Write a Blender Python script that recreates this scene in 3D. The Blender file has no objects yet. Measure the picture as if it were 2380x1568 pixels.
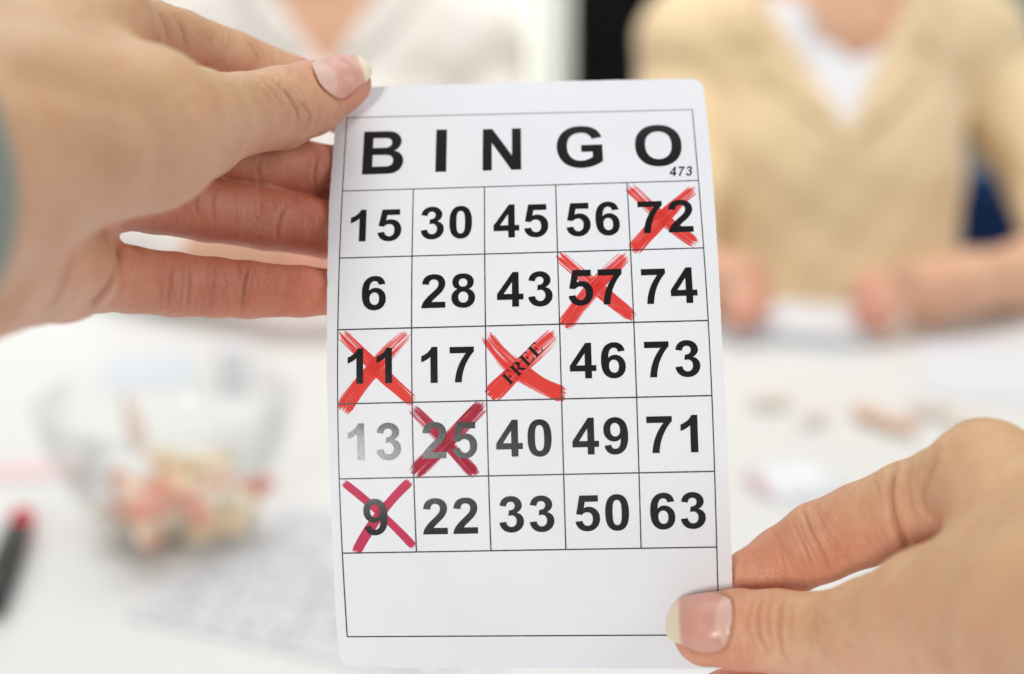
import bpy, math, random
import numpy as np
from mathutils import Vector, Matrix
from mathutils.geometry import delaunay_2d_cdt

# ------------------------------------------------------------------ camera, world, lights
SC = bpy.context.scene
COL = SC.collection
PITCH = math.radians(16.0)
CAM_H = 0.36
FPX = 2380 * 50 / 36.0                       # focal length in pixels of a 2380 px wide view
cam = bpy.data.cameras.new('camera'); cam_o = bpy.data.objects.new('camera', cam); COL.objects.link(cam_o)
cam_o.location = (0, 0, CAM_H); cam_o.rotation_euler = (math.pi / 2 - PITCH, 0, 0)
cam.lens = 50; cam.sensor_width = 36; cam.clip_start = 0.01; cam.clip_end = 50
cam.dof.use_dof = True; cam.dof.focus_distance = 0.317; cam.dof.aperture_fstop = 5.6; cam.dof.aperture_blades = 0
SC.camera = cam_o

world = bpy.data.worlds.new('World'); SC.world = world; world.use_nodes = True
bg = world.node_tree.nodes['Background']; bg.inputs[0].default_value = (0.93, 0.97, 1.0, 1); bg.inputs[1].default_value = 0.32

def area(name, loc, target, sx, sy, watts, col=(1, 1, 1)):
    l = bpy.data.lights.new(name, 'AREA'); l.shape = 'RECTANGLE'; l.size = sx; l.size_y = sy; l.energy = watts; l.color = col
    o = bpy.data.objects.new(name, l); COL.objects.link(o); o.location = loc
    o.rotation_euler = (Vector(target) - Vector(loc)).to_track_quat('-Z', 'Y').to_euler()
    return o
area('ceiling_light', (0.05, 1.25, 2.3), (0.0, 0.7, 0), 2.4, 1.8, 31, (1, 0.99, 0.97))
area('added_back_fill', (-0.2, 1.55, 1.9), (-0.2, 2.6, 1.0), 2.2, 0.7, 42, (1, 0.99, 0.97))  # added fill to brighten the back wall and curtain, no known lamp
area('added_curtain_backlight', (-0.02, 2.60, 0.2), (-0.02, 1.0, 0.2), 0.36, 1.2, 5.2, (1, 0.99, 0.95))  # added backlight that makes the curtain bright, the wall has no window
area('window_light', (-0.368, -0.92, 0.58), (-0.02, 0.3, 0.28), 0.15, 0.27, 11.3, (1, 0.99, 0.97))
area('room_light', (1.5, -0.3, 1.2), (0.1, 0.5, 0.2), 1.0, 1.2, 14, (0.95, 0.98, 1.0))

SC.view_settings.view_transform = 'Standard'; SC.view_settings.look = 'None'
SC.view_settings.exposure = -0.18; SC.view_settings.gamma = 1.0
SC.render.engine = 'CYCLES'
SC.cycles.use_denoising = True
SC.cycles.transparent_max_bounces = 16

# ------------------------------------------------------------------ space helpers
CP, SP = math.cos(PITCH), math.sin(PITCH)
RM = np.array([[1, 0, 0], [0, SP, CP], [0, CP, -SP]], float)   # rows: right, up, forward
CAMP = np.array([0, 0, CAM_H])

def c2w(p):                      # camera-space millimetres (right, up, forward) -> world metres
    return (np.asarray(p, float) / 1000.0) @ RM + CAMP
def at(px, py, z):               # a point seen in the photo at distance z (mm) -> camera space mm
    return np.array([(px - 1190) / FPX * z, (784 - py) / FPX * z, z])
def wat(px, py, z):              # the same, world metres, z in metres
    return c2w(at(px, py, z * 1000))
def table_at(px, py, h=0.0):     # point of the plane z = h seen at that pixel
    d = np.array([(px - 1190) / FPX, (784 - py) / FPX, 1.0]) @ RM
    t = (h - CAM_H) / d[2]
    return CAMP + d * t

def tag(o, label=None, cat=None, group=None, kind=None):
    if label: o['label'] = label
    if cat: o['category'] = cat
    if group: o['group'] = group
    if kind: o['kind'] = kind
    return o
def empty(name, loc=(0, 0, 0)):
    o = bpy.data.objects.new(name, None); COL.objects.link(o); o.location = loc; o.empty_display_size = 0.05
    return o
def mesh(name, verts, faces, m=None, parent=None, smooth=True):
    me = bpy.data.meshes.new(name)
    me.from_pydata([tuple(map(float, v)) for v in verts], [], [tuple(map(int, f)) for f in faces])
    me.update()
    if smooth: me.polygons.foreach_set('use_smooth', [True] * len(me.polygons))
    if m: me.materials.append(m)
    o = bpy.data.objects.new(name, me); COL.objects.link(o)
    if parent:
        o.parent = parent
        o.matrix_parent_inverse = Matrix.Translation(parent.location).inverted() if parent.parent is None else Matrix.Identity(4)
    return o
def attr(o, name, arr):
    a = o.data.color_attributes.new(name, 'FLOAT_COLOR', 'POINT')
    arr = np.asarray(arr, np.float32)
    full = np.ones((len(o.data.vertices), 4), np.float32); full[:, :arr.shape[1]] = arr
    a.data.foreach_set('color', full.ravel())

# ------------------------------------------------------------------ materials
class NT:
    def __init__(s, name):
        s.m = bpy.data.materials.new(name); s.m.use_nodes = True; s.t = s.m.node_tree; s.n = s.t.nodes; s.l = s.t.links
        s.b = s.n['Principled BSDF']; s.out = s.n['Material Output']
    def add(s, typ, **kw):
        nd = s.n.new(typ)
        for k, v in kw.items(): setattr(nd, k, v)
        return nd
    def link(s, a, b): s.l.new(a, b)
    def math(s, op, a, b=None, clamp=False):
        nd = s.add('ShaderNodeMath', operation=op, use_clamp=clamp)
        for i, x in enumerate((a, b)):
            if x is None: continue
            if isinstance(x, (int, float)): nd.inputs[i].default_value = x
            else: s.link(x, nd.inputs[i])
        return nd.outputs[0]
    def sstep(s, x, a, b, lo=0.0, hi=1.0):
        nd = s.add('ShaderNodeMapRange', interpolation_type='SMOOTHSTEP')
        s.link(x, nd.inputs[0])
        for i, v in enumerate((a, b, lo, hi)):
            if isinstance(v, (int, float)): nd.inputs[i + 1].default_value = v
            else: s.link(v, nd.inputs[i + 1])
        return nd.outputs[0]
    def mix(s, f, a, b, typ='RGBA', blend='MIX'):
        nd = s.add('ShaderNodeMix', data_type=typ, blend_type=blend)
        ins = [i for i in nd.inputs if i.enabled]
        for i, x in zip(ins, (f, a, b)):
            if isinstance(x, (int, float, tuple)): i.default_value = x if not isinstance(x, tuple) or len(x) == 4 else (*x, 1)
            else: s.link(x, i)
        return [o for o in nd.outputs if o.enabled][0]
    def noise(s, scale, detail=3, rough=0.55, vec=None):
        nd = s.add('ShaderNodeTexNoise'); nd.inputs['Scale'].default_value = scale; nd.inputs['Detail'].default_value = detail
        nd.inputs['Roughness'].default_value = rough
        if vec is None:
            tc = s.add('ShaderNodeTexCoord'); vec = tc.outputs['Object']
        s.link(vec, nd.inputs['Vector'])
        return nd.outputs['Fac']
    def bump(s, h, strength, dist):
        nd = s.add('ShaderNodeBump'); nd.inputs['Strength'].default_value = strength; nd.inputs['Distance'].default_value = dist
        s.link(h, nd.inputs['Height']); s.link(nd.outputs[0], s.b.inputs['Normal'])

def simple(name, col, rough=0.6, var=0.06, scale=60, spec=0.5, bump=0.0, bscale=600, bdist=0.0003, sheen=0.0):
    k = NT(name)
    n = k.noise(scale)
    c = k.mix(n, tuple(x * (1 - var) for x in col), tuple(min(1, x * (1 + var)) for x in col))
    k.link(c, k.b.inputs['Base Color'])
    k.b.inputs['Roughness'].default_value = rough; k.b.inputs['Specular IOR Level'].default_value = spec
    if sheen: k.b.inputs['Sheen Weight'].default_value = sheen
    if bump: k.bump(k.noise(bscale), bump, bdist)
    return k.m

def skin_material(name, pale, red, tan, sss=0.25):
    k = NT(name)
    va = k.add('ShaderNodeVertexColor'); va.layer_name = 'tint'
    sep = k.add('ShaderNodeSeparateColor'); k.link(va.outputs['Color'], sep.inputs[0])
    n1 = k.noise(95, 4, 0.6); n2 = k.noise(420, 4, 0.65); n3 = k.noise(30, 2)
    r = k.math('ADD', sep.outputs[0], k.math('MULTIPLY', k.math('SUBTRACT', n1, 0.5), 0.8), True)
    c = k.mix(k.math('MULTIPLY', sep.outputs[1], 1.0), pale, tan)
    c = k.mix(r, c, red)
    c = k.mix(k.math('MULTIPLY', k.math('SUBTRACT', n2, 0.5, True), 0.9, True), c, tuple(x * 0.72 for x in red))
    c = k.mix(sep.outputs[2], c, (0.30, 0.085, 0.055))            # dark red along the creases
    k.link(c, k.b.inputs['Base Color'])
    k.b.inputs['Roughness'].default_value = 0.46
    k.b.inputs['Specular IOR Level'].default_value = 0.45
    k.b.inputs['Subsurface Weight'].default_value = sss
    k.b.inputs['Subsurface Radius'].default_value = (1.0, 0.32, 0.16)
    k.b.inputs['Subsurface Scale'].default_value = 0.0032
    # fine skin relief: a net of tiny cells plus soft unevenness
    tc = k.add('ShaderNodeTexCoord')
    vo = k.add('ShaderNodeTexVoronoi', feature='DISTANCE_TO_EDGE'); vo.inputs['Scale'].default_value = 950
    mp = k.add('ShaderNodeMapping'); mp.inputs['Scale'].default_value = (0.6, 1.0, 1.0)
    k.link(tc.outputs['Object'], mp.inputs[0]); k.link(mp.outputs[0], vo.inputs['Vector'])
    h = k.math('ADD', k.math('MULTIPLY', k.math('MINIMUM', vo.outputs['Distance'], 0.12), 2.2), k.math('MULTIPLY', n2, 1.2))
    h = k.math('ADD', h, k.math('MULTIPLY', k.noise(1100, 3, 0.7), 0.7))
    k.bump(h, 0.5, 0.00034)
    return k.m

M = {}
M['skin'] = skin_material('skin', (0.735, 0.435, 0.285), (0.62, 0.170, 0.100), (0.71, 0.455, 0.215))
M['skin_far'] = skin_material('skin_of_seated_person', (0.76, 0.46, 0.30), (0.66, 0.27, 0.18), (0.74, 0.50, 0.31), 0.0)

def card_material():
    k = NT('card_stock')
    n = k.noise(38, 3); f = k.noise(2600, 2, 0.7); s = k.noise(240, 5, 0.75)
    c = k.mix(n, (0.745, 0.758, 0.79), (0.825, 0.838, 0.868))
    c = k.mix(k.math('MULTIPLY', k.noise(900, 4, 0.8), 0.10), c, (0.60, 0.60, 0.61))
    sp = k.sstep(s, 0.70, 0.76)
    c = k.mix(k.math('MULTIPLY', sp, 0.10), c, (0.45, 0.44, 0.43))
    k.link(c, k.b.inputs['Base Color'])
    k.b.inputs['Roughness'].default_value = 0.62; k.b.inputs['Specular IOR Level'].default_value = 0.22
    k.bump(k.math('ADD', f, n), 0.12, 0.00008)
    return k.m
M['card'] = card_material()

def ink_material(name, col, rough=0.34, spec=0.62):
    k = NT(name)
    f = k.noise(3300, 2, 0.8); g = k.noise(150, 4, 0.6)
    c = k.mix(g, tuple(x * 0.8 for x in col), tuple(x * 1.35 for x in col))
    k.link(c, k.b.inputs['Base Color'])
    r = k.math('ADD', k.math('MULTIPLY', f, 0.14), rough - 0.06)
    k.link(r, k.b.inputs['Roughness']); k.b.inputs['Specular IOR Level'].default_value = spec
    k.bump(f, 0.22, 0.00006)
    return k.m
M['ink'] = ink_material('black_toner', (0.007, 0.007, 0.007), 0.21, 0.42)
M['rule'] = ink_material('black_rule_toner', (0.022, 0.022, 0.022), 0.4, 0.5)

def marker_material(name, thin, thick, dry=1.0, thr=0.24, dark=None):
    k = NT(name)
    va = k.add('ShaderNodeVertexColor'); va.layer_name = 'stroke'
    sep = k.add('ShaderNodeSeparateColor'); k.link(va.outputs['Color'], sep.inputs[0])
    t, a, sd = sep.outputs
    def vec(ft, fa):
        cb = k.add('ShaderNodeCombineXYZ')
        k.link(k.math('MULTIPLY', t, ft), cb.inputs[0]); k.link(k.math('MULTIPLY', a, fa), cb.inputs[1]); k.link(k.math('MULTIPLY', sd, 97.0), cb.inputs[2])
        return cb.outputs[0]
    fine = k.noise(1, 3, 0.6, vec(2.4, 26)); broad = k.noise(1, 2, 0.5, vec(1.6, 5.5)); grit = k.noise(1, 3, 0.7, vec(26, 30))
    across = k.math('ABSOLUTE', k.math('SUBTRACT', k.math('MULTIPLY', a, 2), 1))
    ends = k.math('MINIMUM', t, k.math('SUBTRACT', 1, t))
    start = k.sstep(t, 0.0, 0.6, 0.25, 0.0)                              # the pen was dry at the start of a stroke
    dens = k.math('ADD', k.math('MULTIPLY', fine, 1.7 * dry), k.math('MULTIPLY', broad, 1.5 * dry))
    dens = k.math('SUBTRACT', dens, 0.82 * dry)
    dens = k.math('SUBTRACT', dens, k.math('MULTIPLY', start, dry))
    dens = k.math('SUBTRACT', dens, k.math('MULTIPLY', k.sstep(across, 0.45, 1.0), 0.32 * dry))
    dens = k.math('ADD', dens, 0.5 * (1 - dry))
    col = k.mix(k.sstep(dens, 0.34, 0.56), thin, thick)
    if dark: col = k.mix(k.sstep(broad, 0.5, 0.7), col, dark)
    k.link(col, k.b.inputs['Base Color'])
    k.b.inputs['Roughness'].default_value = 0.5; k.b.inputs['Specular IOR Level'].default_value = 0.3
    cov = k.math('ADD', dens, k.math('MULTIPLY', k.math('SUBTRACT', grit, 0.5), 0.5 * dry))
    cov = k.math('SUBTRACT', cov, k.sstep(ends, 0.0, 0.085, 0.55, 0.0))
    cov = k.math('SUBTRACT', cov, k.sstep(across, 0.82, 1.0, 0.0, 0.25))
    al = k.sstep(cov, thr - 0.14, thr + 0.16)
    tr = k.add('ShaderNodeBsdfTransparent'); mx = k.add('ShaderNodeMixShader')
    k.link(al, mx.inputs[0]); k.link(tr.outputs[0], mx.inputs[1]); k.link(k.b.outputs[0], mx.inputs[2]); k.link(mx.outputs[0], k.out.inputs[0])
    # part of the ink soaks in and filters the card below, so crossings turn darker
    ft = k.add('ShaderNodeBsdfTransparent'); sq = k.add('ShaderNodeGamma'); k.link(col, sq.inputs[0]); sq.inputs[1].default_value = 0.42; k.link(sq.outputs[0], ft.inputs[0])
    m2 = k.add('ShaderNodeMixShader'); m2.inputs[0].default_value = 0.5; k.link(k.b.outputs[0], m2.inputs[1]); k.link(ft.outputs[0], m2.inputs[2]); k.link(m2.outputs[0], mx.inputs[2])
    return k.m
M['red'] = marker_material('red_marker_ink', (0.92, 0.46, 0.48), (0.88, 0.06, 0.045))
M['crimson'] = marker_material('crimson_marker_ink', (0.80, 0.30, 0.36), (0.50, 0.018, 0.055), 1.0, 0.27, (0.36, 0.01, 0.03))
M['pinkred'] = marker_material('pink_red_marker_ink', (0.72, 0.09, 0.15), (0.66, 0.045, 0.115), 0.15, 0.16)

# ------------------------------------------------------------------ the card surface (a bowed sheet)
W = 83.0
VS = np.array([0, 20.84, 37.86, 54.88, 71.90, 88.92, 105.94, 125.44])
LP = [(806.5, 274.5), (796.3, 444.6), (789.2, 601.1), (784.5, 767.5), (785.4, 939.2), (789, 1113.8), (795.2, 1286.8), (807.2, 1480.5)]
RP = [(1609, 255.7), (1623.2, 420.2), (1635.7, 576.7), (1645.9, 746.5), (1654, 919.6), (1661.7, 1095.7), (1665.4, 1272.8), (1672, 1476)]
LZ = [341.54, 331.9, 324.93, 319.97, 316.91, 315.87, 316.87, 319.68]
RZ = [340.63, 330.43, 323.22, 318.14, 314.72, 312.98, 312.92, 314.39]
CL = np.polyfit(VS, np.array([at(*p, z) for p, z in zip(LP, LZ)]), 4)
CR = np.polyfit(VS, np.array([at(*p, z) for p, z in zip(RP, RZ)]), 4)
def pv(c, v): return sum(c[i][None, :] * v[:, None] ** (len(c) - 1 - i) for i in range(len(c)))
def surf(uv, off=0.0):
    uv = np.atleast_2d(np.asarray(uv, float)); u = uv[:, :1] / W
    l, r = pv(CL, uv[:, 1]), pv(CR, uv[:, 1]); p = l + (r - l) * u
    if np.any(off):
        e = 0.05; l2, r2 = pv(CL, uv[:, 1] + e), pv(CR, uv[:, 1] + e)
        n = np.cross((l2 + (r2 - l2) * u) - p, r - l); n /= np.linalg.norm(n, axis=1)[:, None]
        n *= -np.sign(n[:, 2:3])
        p = p + n * off
    return p
def proj(p): return np.stack([1190 + FPX * p[:, 0] / p[:, 2], 784 - FPX * p[:, 1] / p[:, 2]], 1)
def img2uv(pts):
    pts = np.atleast_2d(np.asarray(pts, float)); uv = np.stack([(pts[:, 0] - 790) / 10.4, (pts[:, 1] - 270) / 10.0], 1)
    for _ in range(12):
        p0 = proj(surf(uv)); e = 0.01
        a = (proj(surf(uv + [e, 0])) - p0) / e; b = (proj(surf(uv + [0, e])) - p0) / e
        r = pts - p0; det = a[:, 0] * b[:, 1] - a[:, 1] * b[:, 0]
        uv = uv + np.stack([(r[:, 0] * b[:, 1] - r[:, 1] * b[:, 0]) / det, (a[:, 0] * r[:, 1] - a[:, 1] * r[:, 0]) / det], 1)
    return uv

def inside(P, polys):            # even-odd test
    r = np.zeros(len(P), bool)
    for q in polys:
        q = np.asarray(q); x0, y0 = q[:, 0], q[:, 1]; x1, y1 = np.roll(x0, -1), np.roll(y0, -1)
        for a, b, c, d in zip(x0, y0, x1, y1):
            if b == d: continue
            m = ((b > P[:, 1]) != (d > P[:, 1])) & (P[:, 0] < (c - a) * (P[:, 1] - b) / (d - b) + a)
            r ^= m
    return r
def fill(polys, step=1.2):       # constrained triangulation of polygons with inner grid points, even-odd
    A = np.concatenate([np.asarray(q) for q in polys]); lo, hi = A.min(0), A.max(0); best = None
    want = abs(sum(0.5 * np.sum(q[:, 0] * np.roll(q[:, 1], -1) - np.roll(q[:, 0], -1) * q[:, 1]) for q in map(np.asarray, polys)))
    for seed in range(6):
        rs = np.random.RandomState(seed); pts, edges = [], []
        for q in polys:
            b = len(pts); pts += [Vector(p) for p in q]; edges += [(b + i, b + (i + 1) % len(q)) for i in range(len(q))]
        gx, gy = np.arange(lo[0] + step / 2, hi[0], step), np.arange(lo[1] + step / 2, hi[1], step)
        if len(gx) and len(gy):
            G = np.stack(np.meshgrid(gx, gy), -1).reshape(-1, 2); G = G + rs.uniform(-.18, .18, G.shape) * step
            G = G[inside(G, polys)]; E = A[None]
            G = G[[np.min(np.abs(A - g).max(1)) > step * 0.12 for g in G]] if len(G) else G
            pts += [Vector(g) for g in G]
        v, e, f, *_ = delaunay_2d_cdt(pts, edges, [], 0, 1e-7)
        V = np.array([tuple(x) for x in v]); F = np.array([tuple(x) for x in f])
        F = F[inside(V[F].mean(1) + 1.3e-6, polys)]
        a, b, c = V[F[:, 0]], V[F[:, 1]], V[F[:, 2]]
        err = abs(np.abs((b - a)[:, 0] * (c - a)[:, 1] - (b - a)[:, 1] * (c - a)[:, 0]).sum() / 2 - want)
        if best is None or err < best[0]: best = (err, V, F)
        if err < 2e-3 * want: break
    return best[1], best[2]

def path(d, n=8):                # small SVG-style path reader: M L H V Q T Z, absolute
    import re
    tok = re.findall(r'[MLHVQTZ]|-?\d+\.?\d*', d); i = 0; out = []; cur = None; p = np.zeros(2); ctrl = None; cmd = None
    def num():
        nonlocal i
        i += 1; return float(tok[i - 1])
    while i < len(tok):
        if tok[i].isalpha(): cmd = tok[i]; i += 1
        if cmd == 'M': p = np.array([num(), num()]); cur = [p]; out.append(cur); cmd = 'L'
        elif cmd == 'L': p = np.array([num(), num()]); cur.append(p); ctrl = None
        elif cmd == 'H': p = np.array([num(), p[1]]); cur.append(p)
        elif cmd == 'V': p = np.array([p[0], num()]); cur.append(p)
        elif cmd in 'QT':
            c = np.array([num(), num()]) if cmd == 'Q' else 2 * p - ctrl
            q = np.array([num(), num()])
            for t in np.linspace(0, 1, n + 1)[1:]: cur.append((1 - t) ** 2 * p + 2 * t * (1 - t) * c + t * t * q)
            ctrl, p = c, q
        elif cmd == 'Z': pass
    res = []
    for q in out:
        q = [a for j, a in enumerate(q) if np.linalg.norm(a - q[j - 1]) > 1e-6]
        res.append(np.array(q))
    return res
GL = {
 '1': "M806 0H525V1059Q371 915 162 846V1101Q272 1137 401 1237Q530 1338 578 1472H806Z",
 '2': "M1036 261V0H51Q67 148 147 280Q227 413 463 632Q653 809 696 872Q754 959 754 1044Q754 1138 703 1188Q653 1239 564 1239Q476 1239 424 1186Q372 1133 364 1010L84 1038Q109 1270 241 1371Q373 1472 571 1472Q788 1472 912 1355Q1036 1238 1036 1064Q1036 965 1000 875Q965 786 888 688Q837 623 704 501Q571 379 535 339Q500 299 478 261Z",
 '3': "M77 391L349 424Q362 320 419 265Q476 210 557 210Q644 210 703 276Q763 342 763 454Q763 560 706 622Q649 684 567 684Q513 684 438 663L469 892Q583 889 643 941Q703 994 703 1081Q703 1155 659 1199Q615 1243 542 1243Q470 1243 419 1193Q368 1143 357 1047L98 1091Q125 1224 179 1303Q234 1383 331 1428Q429 1474 550 1474Q757 1474 882 1342Q985 1234 985 1098Q985 905 774 790Q900 763 975 669Q1051 575 1051 442Q1051 249 910 113Q769 -23 559 -23Q360 -23 229 91Q98 206 77 391Z",
 '4': "M638 0V295H38V541L674 1472H910V542H1092V295H910V0ZM638 542V1043L301 542Z",
 '5': "M91 377L371 406Q383 311 442 255Q501 200 578 200Q666 200 727 271Q788 343 788 487Q788 622 727 689Q667 757 570 757Q449 757 353 650L125 683L269 1446H1012V1183H482L438 934Q532 981 630 981Q817 981 947 845Q1077 709 1077 492Q1077 311 972 169Q829 -25 575 -25Q372 -25 244 84Q116 193 91 377Z",
 '6': "M1034 1107L762 1077Q752 1161 710 1201Q668 1241 601 1241Q512 1241 450 1161Q389 1081 373 828Q478 952 634 952Q810 952 935 818Q1061 684 1061 472Q1061 247 929 111Q797 -25 590 -25Q368 -25 225 147Q82 320 82 713Q82 1116 231 1294Q380 1472 618 1472Q785 1472 894 1378Q1004 1285 1034 1107ZM397 495Q397 358 460 283Q523 209 604 209Q682 209 734 270Q786 331 786 470Q786 613 730 679Q674 746 590 746Q509 746 453 682Q397 619 397 495Z",
 '7': "M86 1185V1446H1047V1241Q928 1124 805 905Q682 686 617 439Q553 193 554 0H283Q290 303 408 619Q527 935 725 1185Z",
 '8': "M328 791Q219 837 169 917Q120 998 120 1094Q120 1258 234 1365Q349 1472 560 1472Q769 1472 884 1365Q1000 1258 1000 1094Q1000 992 947 912Q894 833 798 791Q920 742 983 648Q1047 554 1047 431Q1047 228 917 101Q788 -26 573 -26Q373 -26 240 79Q83 203 83 419Q83 538 142 637Q201 737 328 791ZM386 1072Q386 988 433 941Q481 894 560 894Q640 894 688 941Q736 989 736 1073Q736 1152 688 1199Q641 1247 563 1247Q482 1247 434 1199Q386 1151 386 1072ZM361 447Q361 331 420 266Q480 201 569 201Q656 201 713 263Q770 326 770 444Q770 547 712 609Q654 672 565 672Q462 672 411 601Q361 530 361 447Z",
 '0': "M563 1472Q776 1472 896 1320Q1039 1140 1039 723Q1039 307 895 125Q776 -25 563 -25Q349 -25 218 139Q87 304 87 726Q87 1140 231 1322Q350 1472 563 1472ZM563 1239Q512 1239 472 1206Q432 1174 410 1090Q381 981 381 723Q381 465 407 368Q433 272 472 240Q512 208 563 208Q614 208 654 240Q694 273 716 357Q745 465 745 723Q745 981 719 1077Q693 1174 653 1206Q614 1239 563 1239Z",
 'B': "M150 0V1466H736Q910 1466 995 1451Q1081 1437 1148 1391Q1216 1345 1261 1268Q1306 1192 1306 1097Q1306 994 1250 908Q1195 822 1100 779Q1234 740 1306 646Q1378 552 1378 425Q1378 325 1331 230Q1285 136 1204 79Q1124 23 1006 10Q932 2 649 0ZM446 1222V883H640Q813 883 855 888Q931 897 974 940Q1018 984 1018 1055Q1018 1123 980 1165Q943 1208 869 1217Q825 1222 616 1222ZM446 639V247H720Q880 247 923 256Q989 268 1030 314Q1072 361 1072 439Q1072 505 1040 551Q1008 597 947 618Q887 639 685 639Z",
 'I': "M140 0V1466H436V0Z",
 'N': "M152 0V1466H440L1040 487V1466H1315V0H1018L427 956V0Z",
 'G': "M831 539V786H1469V202Q1376 112 1199 43Q1023 -25 842 -25Q612 -25 441 71Q270 168 184 347Q98 527 98 738Q98 967 194 1145Q290 1323 475 1418Q616 1491 826 1491Q1099 1491 1252 1376Q1406 1262 1450 1060L1156 1005Q1125 1113 1039 1175Q954 1238 826 1238Q632 1238 517 1115Q403 992 403 750Q403 489 519 358Q635 228 823 228Q916 228 1009 264Q1103 301 1170 353V539Z",
 'O': "M89 724Q89 948 156 1100Q206 1212 292 1301Q379 1390 482 1433Q619 1491 798 1491Q1122 1491 1316 1290Q1511 1089 1511 731Q1511 376 1318 175Q1125 -25 802 -25Q475 -25 282 174Q89 374 89 724ZM394 734Q394 485 509 356Q624 228 801 228Q978 228 1091 355Q1205 483 1205 738Q1205 990 1094 1114Q984 1238 801 1238Q618 1238 506 1112Q394 987 394 734Z",
 # roman capitals for the word in the centre square
 'rF': "M40 0H640V50Q500 60 500 160V660H600Q720 650 740 500H790V920H740Q720 770 600 750H500V1340H760Q980 1330 1030 1080H1090L1075 1420H40V1370Q190 1360 190 1260V160Q190 60 40 50Z",
 'rE': "M40 0H1130L1190 400H1130Q1060 90 800 80H590Q500 80 500 180V680H600Q740 670 760 520H810V930H760Q740 780 600 765H500V1340H760Q980 1330 1030 1090H1090L1075 1420H40V1370Q190 1360 190 1260V160Q190 60 40 50Z",
 'rR': "M40 0H640V50Q500 60 500 160V660H560L880 180Q980 20 1330 0V60Q1240 70 1170 170L850 680Q1160 760 1160 1050Q1160 1420 640 1420H40V1370Q190 1360 190 1260V160Q190 60 40 50ZM500 740H560Q830 740 830 1050Q830 1340 600 1340H500Z",
}
GP = {k: path(v) for k, v in GL.items()}
ADV = {'rF': 1190, 'rR': 1390, 'rE': 1290}

card = empty('bingo_card', c2w(surf([[W / 2, 70]])[0]))
tag(card, 'white BINGO card with red crossed numbers, held upright by both hands', 'bingo card')

def split_edges(q, mx):
    out = []
    for a, b in zip(q, np.roll(q, -1, axis=0)):
        n = max(1, int(math.ceil(np.linalg.norm(b - a) / mx))); out += [a + (b - a) * j / n for j in range(n)]
    return np.array(out)
def print_on(name, polys, m, off, step=1.2, parent=None):
    polys = [split_edges(q, 0.7) for q in polys]
    V, F = fill(polys, step)
    a, b, c = V[F[:, 0]], V[F[:, 1]], V[F[:, 2]]; L2 = np.maximum(np.maximum(((b - a) ** 2).sum(1), ((c - b) ** 2).sum(1)), ((a - c) ** 2).sum(1))
    F = F[np.abs((b - a)[:, 0] * (c - a)[:, 1] - (b - a)[:, 1] * (c - a)[:, 0]) > 0.004 * L2]      # no slivers along straight edges
    o = mesh(name, c2w(surf(V, off)), F[:, ::-1], m, parent or card)
    n = (surf(V, off + 1.0) - surf(V, off)) @ RM                                                   # the sheet's own normals
    o.data.normals_split_custom_set_from_vertices([tuple(x / np.linalg.norm(x)) for x in n]); return o

# body of the card
def card_outline():
    rnd = random.Random(4)
    left = [(783, 229), (778, 306), (765.5, 467), (761.6, 622), (760, 726), (759.5, 859), (762.5, 980), (768, 1130), (773.5, 1273), (781, 1439), (786.5, 1517)]
    bl = [(791, 1534), (800, 1546), (816, 1551.5)]
    bottom = [(1000, 1553), (1250, 1554), (1500, 1555), (1672, 1556)]
    br = [(1690, 1553), (1701, 1543), (1706, 1526)]
    right = [(1704, 1440), (1702.4, 1361), (1699, 1255), (1695, 1133), (1686.9, 930), (1678, 797), (1669, 601), (1654.4, 388), (1644.6, 285.5), (1637, 220)]
    tr = [(1634.5, 204), (1627, 190.5), (1613.5, 183.5)]
    top = [(1422, 186.8), (1200, 192), (1000, 198), (862, 203), (805, 206)]
    tl = [(793, 208), (785, 215)]
    uv = img2uv(left + bl + bottom + br + right + tr + top + tl)
    pts = []
    for i in range(len(uv)):
        a, b = uv[i], uv[(i + 1) % len(uv)]; n = max(1, int(np.linalg.norm(b - a) / 0.55))
        d = (b - a) / np.linalg.norm(b - a); nn = np.array([-d[1], d[0]])
        for j in range(n):
            p = a + (b - a) * j / n
            pts.append(p + nn * (rnd.gauss(0, 0.032) + (0.10 * rnd.random() if rnd.random() < 0.05 else 0)))
    return np.array(pts)
OUT = card_outline()
OUTPX = proj(surf(OUT))
V, F = fill([OUT], 1.5)
e = {}
for f in F:
    for a, b in ((f[0], f[1]), (f[1], f[2]), (f[2], f[0])): e[(a, b)] = 1
bd = [(a, b) for (a, b) in e if (b, a) not in e]
nV = len(V); T = 0.42
VV = np.concatenate([surf(V, 0.0), surf(V, -T)])
FF = [tuple(f) for f in F] + [tuple(f[::-1] + nV) for f in F] + [(b, a, a + nV, b + nV) for a, b in bd]
body = mesh('card_sheet', c2w(VV), FF, M['card'], card, smooth=False)

# ruled grid: thin bands merged as one printed grid
def rule(a, b, w0, w1):
    a, b = np.array(a, float), np.array(b, float); n = max(2, int(np.linalg.norm(b - a) / 0.6)); d = (b - a) / np.linalg.norm(b - a); nn = np.array([-d[1], d[0]])
    rnd = random.Random(int(a[0] * 31 + a[1] * 17 + b[0])); vs, fs = [], []
    for i in range(n + 1):
        t = i / n; p = a + (b - a) * t; w = (w0 + (w1 - w0) * t) / 2 * (1 + rnd.uniform(-.07, .07))
        vs += [p - nn * w, p + nn * w]
        if i: k = 2 * i; fs.append((k - 2, k, k + 1, k - 1))
    return np.array(vs), fs
gv, gf = [], []
def addrule(a, b, w0, w1=None, off=0.030):
    v, f = rule(a, b, w0, w1 or w0); n = sum(len(x) for x in gv); gv.append(surf(v, off)); gf.extend([tuple(i + n for i in q) for q in f])
for i, v in enumerate(VS): addrule((-0.1, v), (W + 0.1, v), [0.22, 0.25, 0.28, 0.31, 0.32, 0.32, 0.31, 0.29][i], off=0.030)
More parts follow.
